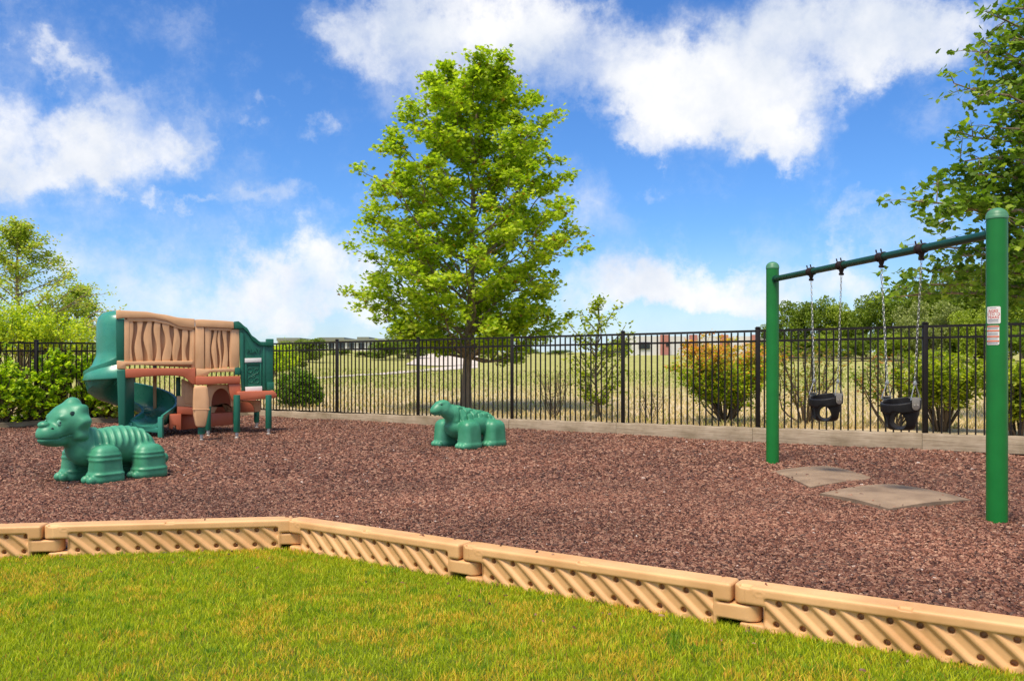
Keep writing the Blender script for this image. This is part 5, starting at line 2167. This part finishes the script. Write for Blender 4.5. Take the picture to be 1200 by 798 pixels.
def far_tree(key, px, ytop, Y, wpx, label, base=None, rot=0):
    x = (px - 600) / 1000 * Y
    z0 = float(zfield(x, Y))
    H = EYE + (HOR - ytop) / 1000 * Y - z0
    W = wpx / 1000 * Y
    p = protos[key]
    if not p[1]:
        o = p[0]
        p[1] = True
    else:
        o = copy_tree(p[0])
    o.location = (x, Y, z0)
    o.scale = (W, W, H)
    o.rotation_euler = (0, 0, rot)
    props(o, label)
    return o


FT = [('a', 905, 378, 104, 40, 'small dark tree half hidden by the thin swing post, ending the far wood'),
      ('a', 935, 352, 100, 56, 'tall rounded dark tree just right of the thin swing post, starting the far wood'),
      ('a2', 962, 348, 98, 54, 'dark rounded far tree behind the first chain of the first bucket swing'),
      ('b', 992, 354, 96, 50, 'paler far tree behind the second chain of the first bucket swing'),
      ('a2', 1015, 349, 94, 54, 'rounded far tree between the two bucket swings'),
      ('a', 1042, 342, 90, 58, 'far tree behind the first chain of the second bucket swing'),
      ('c', 1066, 356, 86, 50, 'grey green far tree just left of the fence post behind the second bucket swing'),
      ('a', 1075, 332, 92, 70, 'tall far tree above the second chain of the second bucket swing'),
      ('a2', 1112, 318, 88, 84, 'tall far tree rising behind the oak limb'),
      ('c', 1108, 356, 80, 56, 'grey green far tree under the oak limb'),
      ('b', 1138, 362, 76, 54, 'light green far tree just left of the thick swing post'),
      ('a', 1150, 304, 90, 96, 'tallest far tree directly behind the thick swing post'),
      ('b', 1185, 345, 78, 70, 'light green far tree right of the thick swing post'),
      ('a2', 1198, 292, 92, 104, 'tall dark far tree at the frame edge'),
      ('b', 975, 392, 88, 40, 'low light green tree at the foot of the far wood behind the first bucket swing'),
      ('a', 945, 396, 90, 40, 'low dark tree at the foot of the far wood beside the thin post'),
      ('a2', 1010, 392, 86, 44, 'low tree at the foot of the far wood between the swings'),
      ('b', 1048, 390, 84, 48, 'low light green tree at the foot of the far wood behind the second swing'),
      ('c', 1092, 386, 80, 48, 'low grey green tree at the foot of the far wood beside the fence post'),
      ('a', 1130, 388, 78, 50, 'low dark tree at the foot of the far wood near the thick post'),
      ('a2', 1180, 384, 74, 56, 'low dark tree at the foot of the far wood right of the thick post'),
      ('b', 918, 400, 92, 34, 'low light green tree at the foot of the far wood by the thin swing post'),
      ('a', 362, 396, 62, 44, 'dark green far tree behind the fence right of the playset'),
      ('a2', 335, 400, 60, 40, 'dark far tree close to the green playset panel'),
      ('a2', 452, 398, 74, 40, 'dark far tree left of the maple crown in front of the flat roofed building'),
      ('a', 478, 386, 80, 52, 'rounded green far tree beside the hanging maple branches'),
      ('a2', 428, 412, 84, 24, 'small dark far tree in the middle of the meadow'),
      ('b', 400, 410, 90, 30, 'low light green far bush left of the fence post beside the round bush'),
      ('c', 500, 402, 130, 34, 'grey green far tree seen through the lowest maple branches'),
      ('b', 345, 411, 50, 34, 'low light green bush above the round clipped bush'),
      ('a', 620, 408, 180, 26, 'dark far tree right of the maple trunk on the horizon'),
      ('a2', 655, 410, 190, 30, 'dark far tree on the horizon above the bare twiggy shrub'),
      ('a2', 726, 396, 120, 26, 'small green far tree at the corner of the pale building'),
      ('b', 712, 404, 110, 22, 'tiny light green far tree behind the slender sapling')]
for i, (k_, px, yt, Y, w, lb) in enumerate(FT):
    far_tree(k_, px, yt, Y, w, lb, rot=i * 1.7)

# --- far buildings
def flat_building():
    Y = 230.0
    z0 = float(zfield((400 - 600) / 1000 * Y, Y)) - 1
    sc = Y / 1000
    x0, x1 = (325 - 600) * sc, (500 - 600) * sc
    r = thing('flat_roofed_building', ((x0 + x1) / 2, Y, z0), 'long low grey building with a stepped flat roof on the horizon', 'building')

    def zz(py):
        return EYE + (HOR - py) * sc
    MB().box(((x0 + x1) / 2, Y + 8, (z0 + zz(399)) / 2), (x1 - x0, 16, zz(399) - z0)).build('wall', M['wallpale'], r)
    rf = MB()
    for a, b, t_ in ((325, 352, 396), (352, 374, 397.5), (374, 404, 395.5), (404, 419, 397.5), (419, 433, 395), (433, 500, 397)):
        rf.box((((a + b) / 2 - 600) * sc, Y + 7.9, (zz(t_) + zz(399.4)) / 2), ((b - a) * sc - .01, 17.4, zz(t_) - zz(399.4)))
    rf.build('roof', M['roofgrey'], r)
    for px in range(340, 500, 12):
        f_ = MB().box(((px - 600) * sc, Y - .1, zz(405)), (1.3, .15, 1.5)).build('window', M['glass'], r)


flat_building()


def red_building():
    Y = 170.0
    sc = Y / 1000
    x0, x1 = (738 - 600) * sc, (925 - 600) * sc
    z0 = float(zfield((800 - 600) * sc, Y)) - 1

    def zz(py):
        return EYE + (HOR - py) * sc
    r = thing('pale_building', ((x0 + x1) / 2, Y, z0), 'long pale building with red panels and dark windows beyond the field', 'building')
    MB().box(((x0 + x1) / 2, Y + 8, (z0 + zz(394)) / 2), (x1 - x0, 16, zz(394) - z0)).build('wall', M['wallpale'], r)
    for px in (778, 812, 848, 884, 916):
        MB().box(((px - 600) * sc, Y - .35, (z0 + zz(392.5)) / 2), (8.5 * sc, 1.2, zz(392.5) - z0)).build('red_panel', M['brickred'], r)
    MB().box(((755 - 600) * sc, Y - .1, zz(405)), (13 * sc, .3, 8 * sc)).build('window', M['glass'], r)
    for px in (781, 815, 851, 887):
        MB().box(((px - 600) * sc, Y - 1.0, zz(403.5)), (3.2 * sc, .15, 4.5 * sc)).build('window', M['glass'], r)
    MB().box((((775 + 800) / 2 - 600) * sc, Y - 1.6, (z0 + zz(416)) / 2), (26 * sc, 1.2, zz(416) - z0)).build('plinth', M['roofgrey'], r)


red_building()

# --- wooden rail along the far edge of the field
rY = 76.0
rx0, rx1 = (905 - 600) / 1000 * rY, (1200 - 600) / 1000 * rY
r = thing('rail_fence', (rx0, rY, float(zfield(rx0, rY))), 'thin dark wooden rail fence along the foot of the far wood', 'fence')
k = 0
x = rx0
while x < rx1:
    z = float(zfield(x, rY))
    MB().box((x, rY, z + .28), (.12, .12, .66)).build('post', M['railwood'], r)
    z2 = float(zfield(x + 3, rY))
    if x + 3 < rx1:
        MB().tube([(x, rY, z + .52), (x + 3, rY, z2 + .52)], .05, 6).tube([(x, rY, z + .26), (x + 3, rY, z2 + .26)], .045, 6).build('rail', M['railwood'], r)
    x += 3
